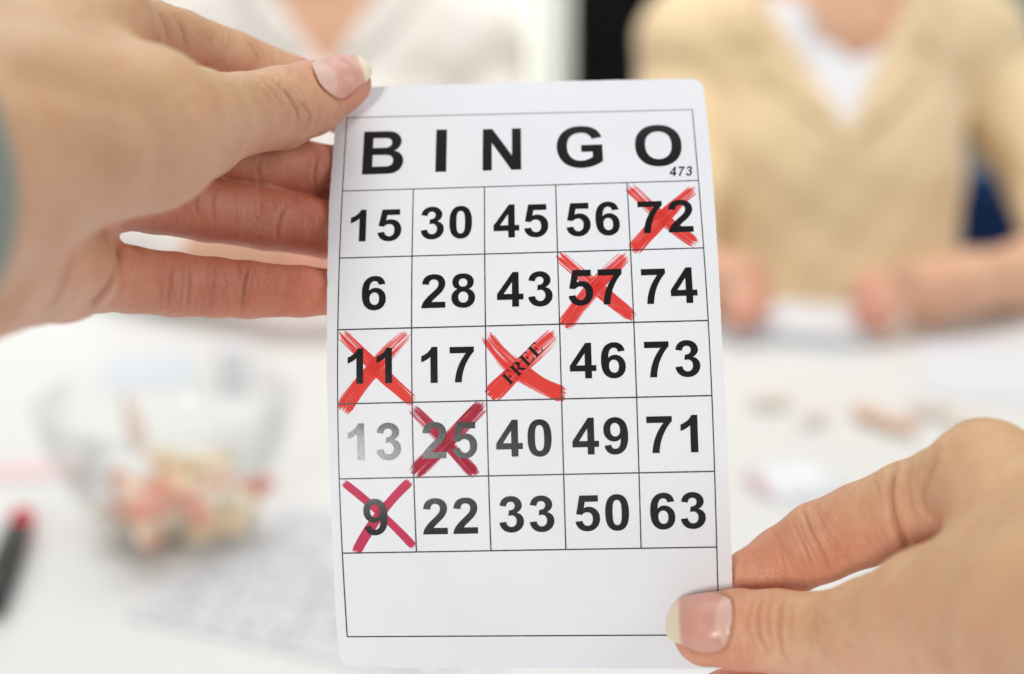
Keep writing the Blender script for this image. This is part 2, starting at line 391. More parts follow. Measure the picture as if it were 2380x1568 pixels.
addrule((0, 0), (0, VS[-1]), 0.22, 0.29, 0.036); addrule((W, 0), (W, VS[-1]), 0.22, 0.29, 0.036)
for k in range(1, 5): addrule((W * k / 5, VS[1]), (W * k / 5, VS[6]), 0.24, 0.31, 0.036)
mesh('printed_grid', c2w(np.concatenate(gv)), gf, M['rule'], card)

NUM = {'15': (815, 933, 487, 562), '30': (978, 1097, 480, 556), '45': (1147, 1274, 475, 553), '56': (1316, 1440, 470, 549), '72': (1483, 1610, 466, 541),
 '6': (841, 897, 642, 722), '28': (979, 1104, 637, 717), '43': (1155, 1284, 632, 714), '57': (1321, 1446, 627, 710), '74': (1491, 1620, 623, 706),
 '11': (808, 911, 810, 892), '17': (979, 1102, 806, 890), '46': (1324, 1454, 797, 881), '73': (1498, 1627, 792, 878),
 '13': (809, 932, 984, 1071), '25': (980, 1109, 981, 1067), '40': (1153, 1282, 976, 1063), '49': (1330, 1460, 971, 1058), '71': (1503, 1622, 966, 1053),
 '9': (845, 901, 1160, 1245), '22': (982, 1110, 1158, 1242), '33': (1160, 1288, 1153, 1238), '50': (1337, 1462, 1150, 1235), '63': (1511, 1640, 1145, 1231)}
GP['9'] = [np.array([[1139, 1447]]) - q for q in GP['6']]
def place(polys, box, fixed=None):   # scale glyph outlines so that they cover the box read off the photo
    x0, x1, y0, y1 = box; cu = img2uv([((x0 + x1) / 2, (y0 + y1) / 2), (x0, (y0 + y1) / 2), (x1, (y0 + y1) / 2), ((x0 + x1) / 2, y0), ((x0 + x1) / 2, y1)])
    A = np.concatenate(polys); lo, hi = A.min(0), A.max(0)
    sx = (cu[2, 0] - cu[1, 0]) / (hi[0] - lo[0]); sy = (cu[4, 1] - cu[3, 1]) / (hi[1] - lo[1])
    if fixed: sx = sy = fixed
    c = (lo + hi) / 2
    return [np.stack([cu[0, 0] + (q[:, 0] - c[0]) * sx, cu[0, 1] - (q[:, 1] - c[1]) * sy], 1) for q in polys], sx, sy
for s, box in NUM.items():
    polys = []; x = 0
    for ch in s: polys += [q + [x, 0] for q in GP[ch]]; x += 1139 + 62
    polys, sx, sy = place(polys, box)
    print_on('printed_number', polys, M['ink'], 0.055)
for ch, box in {'B': (844, 938, 305, 404), 'I': (1013, 1038, 301, 399), 'N': (1122, 1211, 299, 395), 'G': (1294, 1400, 293, 390), 'O': (1476, 1584, 290, 386)}.items():
    polys, *_ = place(GP[ch], box); print_on('heading_letter', polys, M['ink'], 0.055)
polys = []; x = 0
for ch in '473': polys += [np.stack([q[:, 0] + 0.2 * q[:, 1] + x, q[:, 1]], 1) for q in GP[ch]]; x += 1139 + 150
polys, *_ = place(polys, (1556, 1609, 387.5, 410)); print_on('serial_number', polys, M['ink'], 0.055, 0.6)
# the word in the free square, written uphill
a, b = img2uv([(1184.7, 897.7), (1264.4, 813.5)]); capp = img2uv([(1184.7 - 20.5, 897.7 - 20.8)])[0]
dirv = (b - a); polys = []; x = 0
for ch in ('rF', 'rR', 'rE', 'rE'): polys += [q + [x, 0] for q in GP[ch]]; x += ADV[ch]
k1 = dirv / (x - 60); k2 = (capp - a) / 1420
print_on('free_space_word', [a + q[:, :1] * k1 + q[:, 1:] * k2 for q in polys], M['ink'], 0.055, 0.5)

# hand-drawn crosses
def cross(strokes, m, seed):
    vs, fs, at_ = [], [], []
    for si, (pts, w0, w1) in enumerate(strokes):
        uv = img2uv(pts); d = np.r_[0, np.cumsum(np.linalg.norm(np.diff(uv, axis=0), axis=1))]; L = d[-1]; n = int(L / 0.45); mm = 10
        cf = np.polyfit(d / L, uv, min(2, len(pts) - 1)); b0 = len(vs)
        for i in range(n + 1):
            t = i / n; p = sum(cf[j] * t ** (len(cf) - 1 - j) for j in range(len(cf))); p2 = sum(cf[j] * (t + .01) ** (len(cf) - 1 - j) for j in range(len(cf)))
            dd = (p2 - p) / np.linalg.norm(p2 - p); nn = np.array([-dd[1], dd[0]]); w = (w0 + (w1 - w0) * t) / 10.45 / 2 * 1.24
            w *= 1 + 0.05 * math.sin(t * 9 + seed + si * 2)
            for j in range(mm + 1):
                a_ = j / mm; vs.append(np.r_[p + nn * w * (2 * a_ - 1), 0.014 + 0.007 * si]); at_.append((t, a_, (seed * 0.173 + si * 0.417) % 1.0))
        for i in range(n):
            for j in range(mm):
                k = b0 + i * (mm + 1) + j; fs.append((k, k + 1, k + mm + 2, k + mm + 1))
    vs = np.array(vs); P = surf(vs[:, :2], vs[:, 2:3])
    o = mesh('marker_cross', c2w(P), fs, m, card); attr(o, 'stroke', np.array(at_)); return o
cross([([(1460, 434), (1535, 503), (1619, 568)], 26, 25), ([(1616, 437), (1550, 498), (1470, 585)], 26, 31)], M['red'], 1)
cross([([(1296, 592), (1385, 668), (1474, 740)], 26, 26), ([(1459, 592), (1390, 660), (1311, 760)], 29, 33)], M['red'], 2)
cross([([(788, 772), (872, 855), (962, 937)], 26, 26), ([(955, 773), (880, 845), (794, 955)], 28, 33)], M['red'], 3)
cross([([(1130, 778), (1205, 862), (1314, 920)], 36, 34), ([(1292, 772), (1225, 838), (1138, 923)], 32, 34)], M['red'], 4)
cross([([(953, 946), (1030, 1022), (1106, 1106)], 24, 24), ([(1127, 938), (1060, 1005), (960, 1104)], 30, 32)], M['crimson'], 5)
cross([([(793, 1118), (880, 1190), (966, 1276)], 15, 15), ([(958, 1115), (900, 1175), (825, 1290)], 17, 20)], M['pinkred'], 6)

# ------------------------------------------------------------------ implicit surfaces -> meshes
def smin(a, b, k):
    h = np.clip(0.5 + 0.5 * (b - a) / k, 0, 1); return b + (a - b) * h - k * h * (1 - h)
def cone(P, a, b, ra, rb):
    ba = b - a; L2 = float(ba @ ba) + 1e-12
    t = np.clip(((P - a) @ ba) / L2, 0, 1)
    return np.sqrt(((P - a - t[:, None] * ba) ** 2).sum(1)) - (ra + (rb - ra) * t), t
class Chain:
    def __init__(s, nodes, k=1.0): s.n = [(np.array(p, float), r) for p, r in nodes]; s.k = k
    def d(s, P):
        o = None
        for (a, ra), (b, rb) in zip(s.n[:-1], s.n[1:]):
            x = cone(P, a, b, ra, rb)[0]; o = x if o is None else smin(o, x, s.k)
        return o
def surface_net(f, lo, hi, h):
    lo = np.array(lo, float); n = np.ceil((np.array(hi) - lo) / h).astype(int) + 1
    ax = [lo[i] + h * np.arange(n[i]) for i in range(3)]
    val = np.empty(n, np.float64)
    for i in range(n[0]):
        yy, zz = np.meshgrid(ax[1], ax[2], indexing='ij')
        P = np.stack([np.full(yy.size, ax[0][i]), yy.ravel(), zz.ravel()], 1); val[i] = f(P).reshape(n[1], n[2])
    s = val < 0; c = n - 1
    acc = np.zeros((*c, 3)); cnt = np.zeros(tuple(c))
    corner = [(i, j, k) for i in (0, 1) for j in (0, 1) for k in (0, 1)]
    sl = lambda o: tuple(slice(o[i], o[i] + c[i]) for i in range(3))
    for a in corner:
        for d in range(3):
            if a[d]: continue
            b = list(a); b[d] = 1; va, vb = val[sl(a)], val[sl(b)]; m = s[sl(a)] != s[sl(b)]
            t = np.where(m, va / np.where(m, va - vb, 1), 0)
            for q in range(3): acc[..., q] += np.where(m, a[q] + (t if q == d else 0), 0)
            cnt += m
    act = cnt > 0; idx = -np.ones(tuple(c), int); idx[act] = np.arange(act.sum())
    base = np.stack(np.nonzero(act), 1); V = lo + h * (base + acc[act] / cnt[act][:, None])
    F = []
    for d in range(3):
        u, w = (d + 1) % 3, (d + 2) % 3
        A = [slice(1, c[i]) for i in range(3)]; A[d] = slice(0, c[d]); B = list(A); B[d] = slice(1, c[d] + 1)
        sa, sb = s[tuple(A)], s[tuple(B)]; I = np.stack(np.nonzero(sa != sb), 1)
        if not len(I): continue
        flip = sa[tuple(I.T)]
        I = I + np.array([A[i].start for i in range(3)])
        eu, ew = np.eye(3, dtype=int)[u], np.eye(3, dtype=int)[w]
        q = np.stack([idx[tuple((I - o).T)] for o in (eu + ew, ew, 0 * eu, eu)], 1)
        q[~flip] = q[~flip][:, ::-1]; F.append(q)
    return V, np.concatenate(F)
def grad(f, P, e):
    g = np.stack([f(P + d) - f(P - d) for d in np.eye(3) * e], 1) / (2 * e); return g
def newton(f, P, e, it=2):
    for _ in range(it):
        g = grad(f, P, e); P = P - g * (f(P) / np.maximum((g ** 2).sum(1), 0.1))[:, None]
    return P
def subdiv(V, F):
    E = np.sort(np.concatenate([F[:, [0, 1]], F[:, [1, 2]], F[:, [2, 3]], F[:, [3, 0]]]), 1)
    U, inv = np.unique(E, axis=0, return_inverse=True); inv = inv.ravel(); n, m = len(V), len(F)
    ev = inv.reshape(4, m).T + n; fv = np.arange(m) + n + len(U)
    NV = np.concatenate([V, V[U].mean(1), V[F].mean(1)])
    NF = np.concatenate([np.stack([F[:, i], ev[:, i], fv, ev[:, (i - 1) % 4]], 1) for i in range(4)])
    return NV, NF
def fast_mesh(name, V, F, m, parent=None):
    me = bpy.data.meshes.new(name); me.vertices.add(len(V)); me.vertices.foreach_set('co', np.asarray(V, np.float32).ravel())
    me.loops.add(F.size); me.loops.foreach_set('vertex_index', F.astype(np.int32).ravel())
    me.polygons.add(len(F)); me.polygons.foreach_set('loop_start', (np.arange(len(F)) * F.shape[1]).astype(np.int32))
    me.update(calc_edges=True); me.validate(); me.polygons.foreach_set('use_smooth', np.ones(len(me.polygons), bool))
    me.materials.append(m); o = bpy.data.objects.new(name, me); COL.objects.link(o)
    if parent: o.parent = parent; o.matrix_parent_inverse = Matrix.Translation(parent.location).inverted() if parent.parent is None else Matrix.Identity(4)
    return o

# ------------------------------------------------------------------ the two hands
class Hand:
    """palm: list of chains blended together; fingers: dict of chains blended to the palm; nodes are (px, py, z mm, radius mm, redness)"""
    def __init__(s, palm, fingers, kp=9.0, kf=5.0):
        N = lambda nodes: [(at(x, y, z), r) for x, y, z, r, q in nodes]
        s.palm = [Chain(N(c), 2.0) for c in palm]; s.f = {k: Chain(N(c), 1.2) for k, c in fingers.items()}
        s.red = [[n[4] for n in c] for c in palm] + [[n[4] for n in c] for c in fingers.values()]
        s.kp, s.kf = kp, kf
        for k, c in s.f.items():                                  # fingers touch the back of the sheet, never cross it
            for i, (p, r) in enumerate(c.n):
                if k in ('thumb', 'heel_fold', 'wrist_fold') or not inside(proj(p[None]), [OUTPX])[0]: continue
                uv = img2uv(proj(p[None])); zc = surf(uv)[0, 2]; need = zc + (r + 1.6) / 0.88
                if p[2] < need: c.n[i] = (p * need / p[2], r)
    def d(s, P):
        p = None
        for c in s.palm:
            x = c.d(P); p = x if p is None else smin(p, x, s.kp)
        o = p
        for k, c in s.f.items():
            o = smin(o, smin(p, c.d(P), s.kf), 0.5) if True else o
        return o
    def tint(s, P):
        num = np.zeros(len(P)); den = np.zeros(len(P))
        for c, q in zip(s.palm + list(s.f.values()), s.red):
            for i in range(len(c.n) - 1):
                (a, ra), (b, rb) = c.n[i], c.n[i + 1]; x, t = cone(P, a, b, ra, rb)
                w = np.exp(-np.clip(x, -3, 60) / 1.6); num += w * (q[i] + (q[i + 1] - q[i]) * t); den += w
        return num / den

def polydist(Q, pts):
    pts = np.asarray(pts, float); best = np.full(len(Q), 1e9)
    for a, b in zip(pts[:-1], pts[1:]):
        ba = b - a; t = np.clip(((Q - a) @ ba) / (ba @ ba), 0, 1); best = np.minimum(best, np.linalg.norm(Q - a - t[:, None] * ba, axis=1))
    return best
def smooth_poly(pts, n=6):
    pts = np.asarray(pts, float)
    if len(pts) < 3: return pts
    out = []
    P = np.concatenate([[2 * pts[0] - pts[1]], pts, [2 * pts[-1] - pts[-2]]])
    for i in range(1, len(P) - 2):
        for t in np.linspace(0, 1, n, endpoint=False):
            out.append(0.5 * (2 * P[i] + (P[i + 1] - P[i - 1]) * t + (2 * P[i - 1] - 5 * P[i] + 4 * P[i + 1] - P[i + 2]) * t ** 2 + (3 * P[i] - P[i - 1] - 3 * P[i + 1] + P[i + 2]) * t ** 3))
    out.append(pts[-1]); return np.array(out)

def build_hand(h, lo, hi, creases, parent, label, folds=(), pale_dir=None):
    V, F = surface_net(h.d, lo, hi, 1.7); V = newton(h.d, V, 0.2, 2)
    V, F = subdiv(V, F); V = newton(h.d, V, 0.2, 1)
    V, F = subdiv(V, F); V = newton(h.d, V, 0.2, 1)
    g = grad(h.d, V, 0.25); N = g / np.linalg.norm(g, axis=1)[:, None]
    view = -V / np.linalg.norm(V, axis=1)[:, None]; facing = np.clip((N * view).sum(1) * 3, 0, 1)
    Q = proj(V); cre = np.zeros(len(V)); disp = np.zeros(len(V))
    for fld in folds:                                              # broad soft hills and hollows: (points, width px, height mm)
        pts, wpx, hh = fld[:3]; d = polydist(Q, smooth_poly(pts)); disp += facing * hh * np.exp(-(d / wpx) ** 2)
    for pts, w, dep, fz, zr in creases:                            # (points, width mm, depth mm, dark red, depth range)
        p = smooth_poly(pts)
        near = (Q[:, 0] > p[:, 0].min() - 40) & (Q[:, 0] < p[:, 0].max() + 40) & (Q[:, 1] > p[:, 1].min() - 40) & (Q[:, 1] < p[:, 1].max() + 40) & (V[:, 2] > zr[0]) & (V[:, 2] < zr[1])
        i = np.nonzero(near)[0]
        if not len(i): continue
        q = Q[i]; d = polydist(q, p) / (FPX / V[i, 2])
        dv = np.minimum(np.linalg.norm(q - p[0], axis=1), np.linalg.norm(q - p[-1], axis=1)) / (FPX / V[i, 2])
        taper = np.clip(dv / 2.2, 0.0, 1) * facing[i]
        disp[i] += taper * (-0.75 * dep * np.exp(-(d / w) ** 2) + dep * 0.35 * np.exp(-((d - 2.2 * w) / (1.4 * w)) ** 2))
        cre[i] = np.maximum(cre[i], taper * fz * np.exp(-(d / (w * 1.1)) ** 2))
    rnd = random.Random(len(V))
    for k, c in h.f.items():
        if 'fold' in k: continue
        for j in range(1, len(c.n) - 1):
            (p0, r0), (p1, r1), (p2, r2) = c.n[j - 1:j + 2]
            for q in range(16):
                p = p1 + (p2 - p1) * rnd.gauss(0, .42) if rnd.random() < .5 else p1 + (p0 - p1) * abs(rnd.gauss(0, .42))
                a = proj(p[None])[0]; dd = proj(p2[None])[0] - proj(p0[None])[0]; dd /= np.linalg.norm(dd); nn = np.array([-dd[1], dd[0]]); R = r1 * FPX / p[2]
                m = rnd.uniform(-.7, .7); ln = rnd.uniform(.12, .4); sk = rnd.uniform(-.12, .12)
                seg = [a + nn * R * (m - ln) + dd * R * sk, a + nn * R * m + dd * R * rnd.uniform(-.05, .05), a + nn * R * (m + ln) - dd * R * sk]
                zr = (p[2] - r1 * 1.5, p[2] + 2); sg = smooth_poly(seg, 3)
                i = np.nonzero((np.abs(Q[:, 0] - a[0]) < R) & (np.abs(Q[:, 1] - a[1]) < R) & (V[:, 2] > zr[0]) & (V[:, 2] < zr[1]))[0]
                if not len(i): continue
                d = polydist(Q[i], sg) / (FPX / V[i, 2]); t = facing[i] * np.exp(-(d / .32) ** 2)
                disp[i] -= t * rnd.uniform(.03, .09); cre[i] = np.maximum(cre[i], t * rnd.uniform(.04, .16))
    red = h.tint(V)
    V = V + N * disp[:, None]
    o = fast_mesh('hand', c2w(V), F, M['skin'], parent)
    tan = np.clip(N[:, 1] * 0.6 + 0.35, 0, 1) * np.clip(1 - red * 1.3, 0, 1)  # yellower where skin faces up, top light put into the tint
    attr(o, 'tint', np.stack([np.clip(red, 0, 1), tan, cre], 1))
    if label: o['label'] = label
    return o

def nail(h, outline, base, tip, hand, lun=0.2, free=0.78, skewl=0.0, wander=1):
    """a curved plate lying on the thumb: outline in photo pixels, bed colour follows the axis base -> tip"""
    poly = smooth_poly(list(outline) + [outline[0]], 10)[:-1]
    V2, F2 = fill([poly], 4.0)
    base, tip = np.array(base, float), np.array(tip, float); ax = tip - base; L = np.linalg.norm(ax); ax /= L; tv = np.array([-ax[1], ax[0]])
    s = (V2 - base) @ ax / L; t = (V2 - base) @ tv
    D = np.stack([(V2[:, 0] - 1190) / FPX, (784 - V2[:, 1]) / FPX, np.ones(len(V2))], 1)
    z = np.full(len(V2), 250.0); ok = np.zeros(len(V2), bool)
    for _ in range(60): d = h.d(D * z[:, None]); z += np.clip(d, -3, 3) * 0.9
    ok = (np.abs(h.d(D * z[:, None])) < 0.15) & (s < free + 0.05)
    B = lambda s, t: np.stack([np.ones_like(s), s, t, s * s, s * t, t * t, s * t * t, t ** 4 * 1e-4], 1)
    tn = t / np.abs(t).max()
    cf = np.linalg.lstsq(B(s[ok], tn[ok]), z[ok], rcond=None)[0]
    zf = B(s, tn) @ cf
    zf = np.where(ok, np.minimum(zf, z - 0.02), zf)
    zf = zf - 0.55 - 0.15 * np.clip(s, 0, 1)
    P = D * zf[:, None]; n = len(P)
    Pb = D * (zf + 0.60)[:, None]
    e = {(f[i], f[(i + 1) % 3]) for f in F2 for i in range(3)}; bd = [(a, b) for a, b in e if (b, a) not in e]
    # edges dip into the skin except at the free end
    bv = np.array(sorted({a for a, b in bd})); dip = bv[s[bv] < free]; P[dip] = D[dip] * (zf[dip] + 0.55)[:, None]
    FF = [tuple(f[::-1]) for f in F2] + [tuple(f + n) for f in F2] + [(a, b, b + n, a + n) for a, b in bd]
    o = mesh('fingernail', c2w(np.concatenate([P, Pb])), FF, M['nail'], None)
    o.parent = hand
    st = np.stack([s, tn * 0.5 + 0.5, np.zeros(n)], 1); attr(o, 'bed', np.concatenate([st, st]))
    return o
def nail_material():
    k = NT('fingernail'); va = k.add('ShaderNodeVertexColor'); va.layer_name = 'bed'; sep = k.add('ShaderNodeSeparateColor'); k.link(va.outputs[0], sep.inputs[0])
    s, t = sep.outputs[0], sep.outputs[1]
    x = k.math('SUBTRACT', k.math('MULTIPLY', t, 2), 1); x2 = k.math('MULTIPLY', x, x)
    n = k.noise(260, 3)
    sj = k.math('ADD', s, k.math('MULTIPLY', k.math('SUBTRACT', n, 0.5), 0.02))
    bed = k.mix(n, (0.62, 0.275, 0.215), (0.70, 0.385, 0.30))
    lun = k.sstep(k.math('ADD', sj, k.math('MULTIPLY', x2, 0.22)), 0.22, 0.29, 1, 0)
    c = k.mix(k.math('MULTIPLY', lun, 0.5), bed, (0.76, 0.56, 0.47))
    fr = k.sstep(k.math('ADD', sj, k.math('MULTIPLY', x2, 0.02)), 0.74, 0.84)
    c = k.mix(fr, c, (0.79, 0.655, 0.50))
    k.link(c, k.b.inputs['Base Color']); k.b.inputs['Roughness'].default_value = 0.36; k.b.inputs['Specular IOR Level'].default_value = 0.6
    k.b.inputs['Subsurface Weight'].default_value = 0.15; k.b.inputs['Subsurface Radius'].default_value = (1, .4, .3); k.b.inputs['Subsurface Scale'].default_value = 0.001
    cb = k.add('ShaderNodeCombineXYZ'); k.link(k.math('MULTIPLY', s, 1.2), cb.inputs[0]); k.link(k.math('MULTIPLY', t, 26), cb.inputs[1])
    k.bump(k.noise(1, 2, 0.5, cb.outputs[0]), 0.10, 0.0003)
    return k.m
M['nail'] = nail_material()

holder = empty('person', c2w(at(1190, 2600, 230)))
tag(holder, 'person in the foreground holding the bingo card up with both hands', 'person')

c1 = lambda *p: [(x / 1.9275, y / 1.9275) for x, y in p]                                       # pixel readings from the enlarged photo
c2 = lambda *p: [((x / 1.4277 + 2560) / 1.721, (y / 1.4277 + 1600) / 1.721) for x, y in p]

LH = Hand(
 palm=[[(-330, 420, 205, 23, .1), (-110, 400, 236, 20, .1), (130, 340, 252, 15.5, .05), (330, 300, 272, 15.5, .05), (440, 290, 296, 11.5, .12)],
       [(-140, 590, 238, 16, .15), (40, 612, 266, 11.0, .25), (160, 640, 294, 7.6, .35), (205, 640, 300, 7.0, .35)],
       [(-60, 300, 245, 17, .1), (120, 140, 275, 14, .1), (230, 50, 298, 10.5, .15)],
       [(-60, 380, 250, 15, .1), (220, 300, 305, 10, .3), (330, 330, 316, 8.5, .5)],
       [(-60, 420, 250, 15, .1), (150, 470, 292, 10, .35), (240, 440, 304, 8.5, .5)]],
 fingers={  # light and shade put into redness: less on index, more on next three
  'heel_fold': [(-60, 585, 246, 13.0, .15), (70, 612, 264, 10.6, .22), (150, 634, 280, 9.6, .3), (168, 634, 284, 9.0, .32)],
  'wrist_fold': [(-120, 600, 238, 15.5, .15), (0, 612, 253, 11.8, .2), (62, 622, 262, 9.0, .22)],
  'thumb': [(440, 290, 297, 11.3, .12), (560, 266, 314, 9.0, .15), (650, 252, 325, 9.3, .28), (718, 230, 332, 8.6, .42), (784, 203, 335.5, 6.6, .6), (812, 196, 337, 5.2, .7)],
  'index': [(230, 45, 298, 9.5, .05), (322, 74, 318, 8.2, .1), (415, 98, 330, 7.5, .15), (535, 142, 341, 7.3, .2), (676, 197, 350, 7.0, .35), (800, 255, 353.5, 6.2, .7), (840, 272, 353, 5.2, .8)],
  'middle': [(330, 330, 316, 8.5, 0.55), (500, 352, 331, 8.0, 0.60), (625, 385, 338, 7.9, 0.65), (775, 415, 342, 7.6, 0.80), (900, 430, 340, 6.6, 0.85), (950, 432, 339, 5.4, 0.85)],
  'ring': [(240, 440, 303, 8.4, 0.55), (360, 462, 318, 7.8, 0.60), (480, 487, 327, 7.4, 0.65), (620, 510, 333, 7.2, 0.70), (765, 533, 335.5, 7.0, 0.85), (880, 545, 333, 6.2, 0.85), (930, 548, 332, 5.2, 0.85)],
  'little': [(205, 640, 299, 7.4, 0.45), (300, 650, 309, 7.2, 0.55), (405, 662, 317, 7.1, 0.65), (500, 669, 322, 6.7, 0.70), (575, 674, 325, 6.5, 0.75), (700, 678, 328, 5.8, 0.85), (790, 680, 328, 5.2, 0.85), (815, 681, 328, 4.6, 0.85)]},
 kp=8.0, kf=4.0)
thumbR = (270, 345); backR = (300, 362)
LC = [(c1((1175, 350), (1230, 420), (1275, 490)), .32, .26, .22, (270, 336)), (c1((1212, 345), (1285, 425), (1318, 505)), .34, .30, .25, (270, 336)),
      (c1((1145, 360), (1195, 430), (1235, 480)), .28, .2, .18, (270, 336)), (c1((1250, 380), (1300, 440), (1330, 500), (1338, 560)), .36, .42, .35, (270, 336)),
      (c1((1330, 440), (1375, 490), (1390, 530), (1365, 575)), .36, .40, .35, (270, 336)), (c1((1290, 350), (1340, 400), (1380, 450)), .28, .2, .15, (270, 336)),
      (c1((1110, 380), (1150, 440), (1180, 500)), .3, .16, .12, (270, 336)), (c1((1395, 300), (1440, 385), (1500, 440), (1540, 450), (1610, 415)), .34, .42, .35, (300, 345)),
      (c1((930, 470), (985, 600), (975, 740)), .9, .30, .08, (270, 330)), (c1((880, 500), (930, 640), (915, 770)), 1.0, .28, .05, (270, 330)),
      (c1((1030, 540), (1065, 620), (1060, 690)), .6, .15, .05, (270, 330)),
      (c1((630, 20), (668, 100), (690, 190)), .55, .45, .3, (300, 362)), (c1((700, 40), (745, 120), (752, 205)), .6, .45, .3, (300, 362)), (c1((795, 80), (825, 150), (832, 230)), .55, .45, .35, (300, 362)),
      (c1((1105, 190), (1145, 230), (1165, 300)), .5, .4, .35, (320, 362)), (c1((1130, 190), (1175, 235), (1190, 300)), .4, .3, .25, (320, 362)),
      (c1((772, 1175), (762, 1280), (745, 1395)), .45, .32, .32, (295, 335)), (c1((850, 1180), (845, 1290), (835, 1400)), .38, .26, .25, (295, 335)), (c1((1112, 1185), (1090, 1290), (1082, 1405)), .45, .34, .38, (295, 335)),
      (c1((820, 1180), (812, 1290), (800, 1395)), .3, .15, .15, (295, 335)), (c1((1135, 1190), (1118, 1290), (1105, 1400)), .3, .16, .2, (295, 335)),
      (c1((530, 1080), (528, 1190), (480, 1290), (390, 1385)), .7, .5, .6, (270, 330)), (c1((318, 1070), (300, 1200), (262, 1310), (200, 1420)), .7, .5, .6, (250, 330)),
      (c1((380, 1060), (372, 1160)), .5, .2, .15, (250, 330)),
      (c1((895, 830), (880, 900), (885, 985)), .45, .32, .32, (300, 345)), (c1((968, 835), (955, 910), (958, 1000)), .4, .28, .28, (300, 345)), (c1((1278, 915), (1250, 990), (1238, 1075)), .45, .34, .35, (300, 345)),
      (c1((1172, 690), (1158, 750), (1165, 830)), .45, .3, .3, (310, 352)), (c1((1420, 700), (1408, 780), (1412, 880)), .4, .3, .3, (310, 352))]
LF = [(c1((560, 700), (300, 560), (120, 500)), 60, 0.9), (c1((700, 330), (450, 230), (200, 180)), 55, 0.8), (c1((650, 480), (350, 400), (120, 360)), 45, -0.7)]
hl = build_hand(LH, (-150, -20, 180), (-4, 105, 372), LC, holder, 'left hand pinching the card at its top left, thumb in front', LF)
nail(LH, c1((1392, 286), (1432, 372), (1485, 425), (1535, 443), (1600, 400), (1640, 372), (1664, 335), (1660, 295), (1625, 257), (1560, 243), (1470, 256)),
     c1((1452, 365))[0], c1((1664, 290))[0], hl, free=0.72)

RH = Hand(
 palm=[[(2760, 1560, 215, 24, .1), (2520, 1480, 240, 21, .1), (2330, 1440, 258, 17, .1), (2180, 1445, 272, 14, .1), (2050, 1472, 285, 11.3, .12)],
       [(2520, 1420, 244, 20, .1), (2400, 1230, 268, 13.5, .1), (2292, 1112, 286, 11.6, .1)],
       [(2520, 1500, 250, 18, .1), (2380, 1380, 284, 12, .2), (2250, 1380, 303, 9.5, .3)],
       [(2520, 1560, 255, 16, .2), (2330, 1540, 296, 10, .3), (2210, 1560, 310, 8.5, .4)]],
 fingers={
  'thumb': [(2050, 1472, 285, 11.2, .12), (1910, 1478, 297, 8.9, .15), (1805, 1468, 303, 8.75, .3), (1712, 1464, 306, 8.5, .42), (1652, 1463, 306.5, 7.5, .55), (1640, 1474, 307.3, 6.9, .62)],
  'index': [(2292, 1112, 286, 11.0, 0.05), (2200, 1140, 295, 9.3, 0.08), (2112, 1172, 303, 9.0, 0.18), (2005, 1220, 311, 9.1, 0.30), (1906, 1260, 317, 8.9, 0.38), (1822, 1307, 321, 7.9, 0.48), (1745, 1352, 322.5, 7.0, 0.58), (1690, 1385, 322, 6.2, 0.63)],
  'middle': [(2250, 1380, 303, 9.2, .3), (2060, 1500, 320, 8.0, .45), (1880, 1580, 326, 7.8, .55), (1700, 1628, 324, 7.2, .7), (1640, 1640, 322, 6.2, .8)],
  'ring': [(2210, 1560, 310, 8.2, .4), (2000, 1700, 325, 7.6, .5), (1820, 1800, 330, 7.2, .6), (1700, 1830, 328, 6.0, .7)]},
 kp=8.0, kf=3.2)
RC = [(c2((1450, 400), (1430, 560), (1462, 720), (1545, 870)), .7, .9, .5, (270, 330)), (c2((1560, 320), (1528, 450), (1545, 600), (1600, 720)), .8, .5, .15, (260, 320)),
      (c2((1690, 290), (1650, 430), (1610, 560), (1660, 690)), .8, .6, .25, (260, 320)), (c2((1610, 300), (1585, 430), (1580, 540)), .5, .3, .12, (260, 320)),
      (c2((925, 620), (985, 770), (1040, 880), (1100, 985)), .45, .42, .3, (300, 335)), (c2((880, 700), (935, 840), (985, 960)), .4, .3, .22, (300, 335)), (c2((905, 690), (960, 820), (1010, 900)), .3, .18, .15, (300, 335)),
      (c2((1120, 640), (1160, 740), (1200, 800)), .3, .12, .1, (295, 335)), (c2((1240, 600), (1270, 700)), .3, .1, .1, (295, 335)),
      (c2((1000, 1000), (1200, 880), (1400, 800)), .3, .1, .05, (295, 335)),
      (c2((700, 1120), (672, 1240), (690, 1370), (740, 1470)), .45, .42, .22, (270, 325)), (c2((765, 1110), (735, 1190), (728, 1290), (745, 1390)), .45, .36, .2, (270, 325)),
      (c2((830, 1110), (800, 1230), (795, 1360), (830, 1500)), .5, .5, .28, (270, 325)), (c2((650, 1150), (612, 1260), (612, 1380)), .4, .26, .15, (270, 325)),
      (c2((860, 1110), (848, 1250), (850, 1400)), .6, .2, .1, (270, 325)), (c2((730, 1200), (700, 1290), (720, 1350)), .3, .22, .12, (270, 325)),
      (c2((325, 1108), (420, 1100), (515, 1130), (532, 1250), (505, 1390), (455, 1445), (330, 1450), (240, 1400)), .36, .45, .3, (285, 315))]
RF = [(c2((2000, 150), (1900, 500), (1750, 800)), 50, 0.5), (c2((1300, 1200), (1700, 1300), (2100, 1400)), 60, 0.5)]
hr = build_hand(RH, (26, -125, 190), (135, -8, 345), RC, holder, 'right hand gripping the card at its bottom right, thumb in front', RF)
nail(RH, c2((522, 1140), (530, 1240), (505, 1370), (455, 1432), (340, 1442), (250, 1405), (185, 1378), (150, 1335), (147, 1270), (170, 1190), (225, 1135), (325, 1108), (430, 1102)),
     c2((525, 1270))[0], c2((146, 1295))[0], hr, free=0.80)

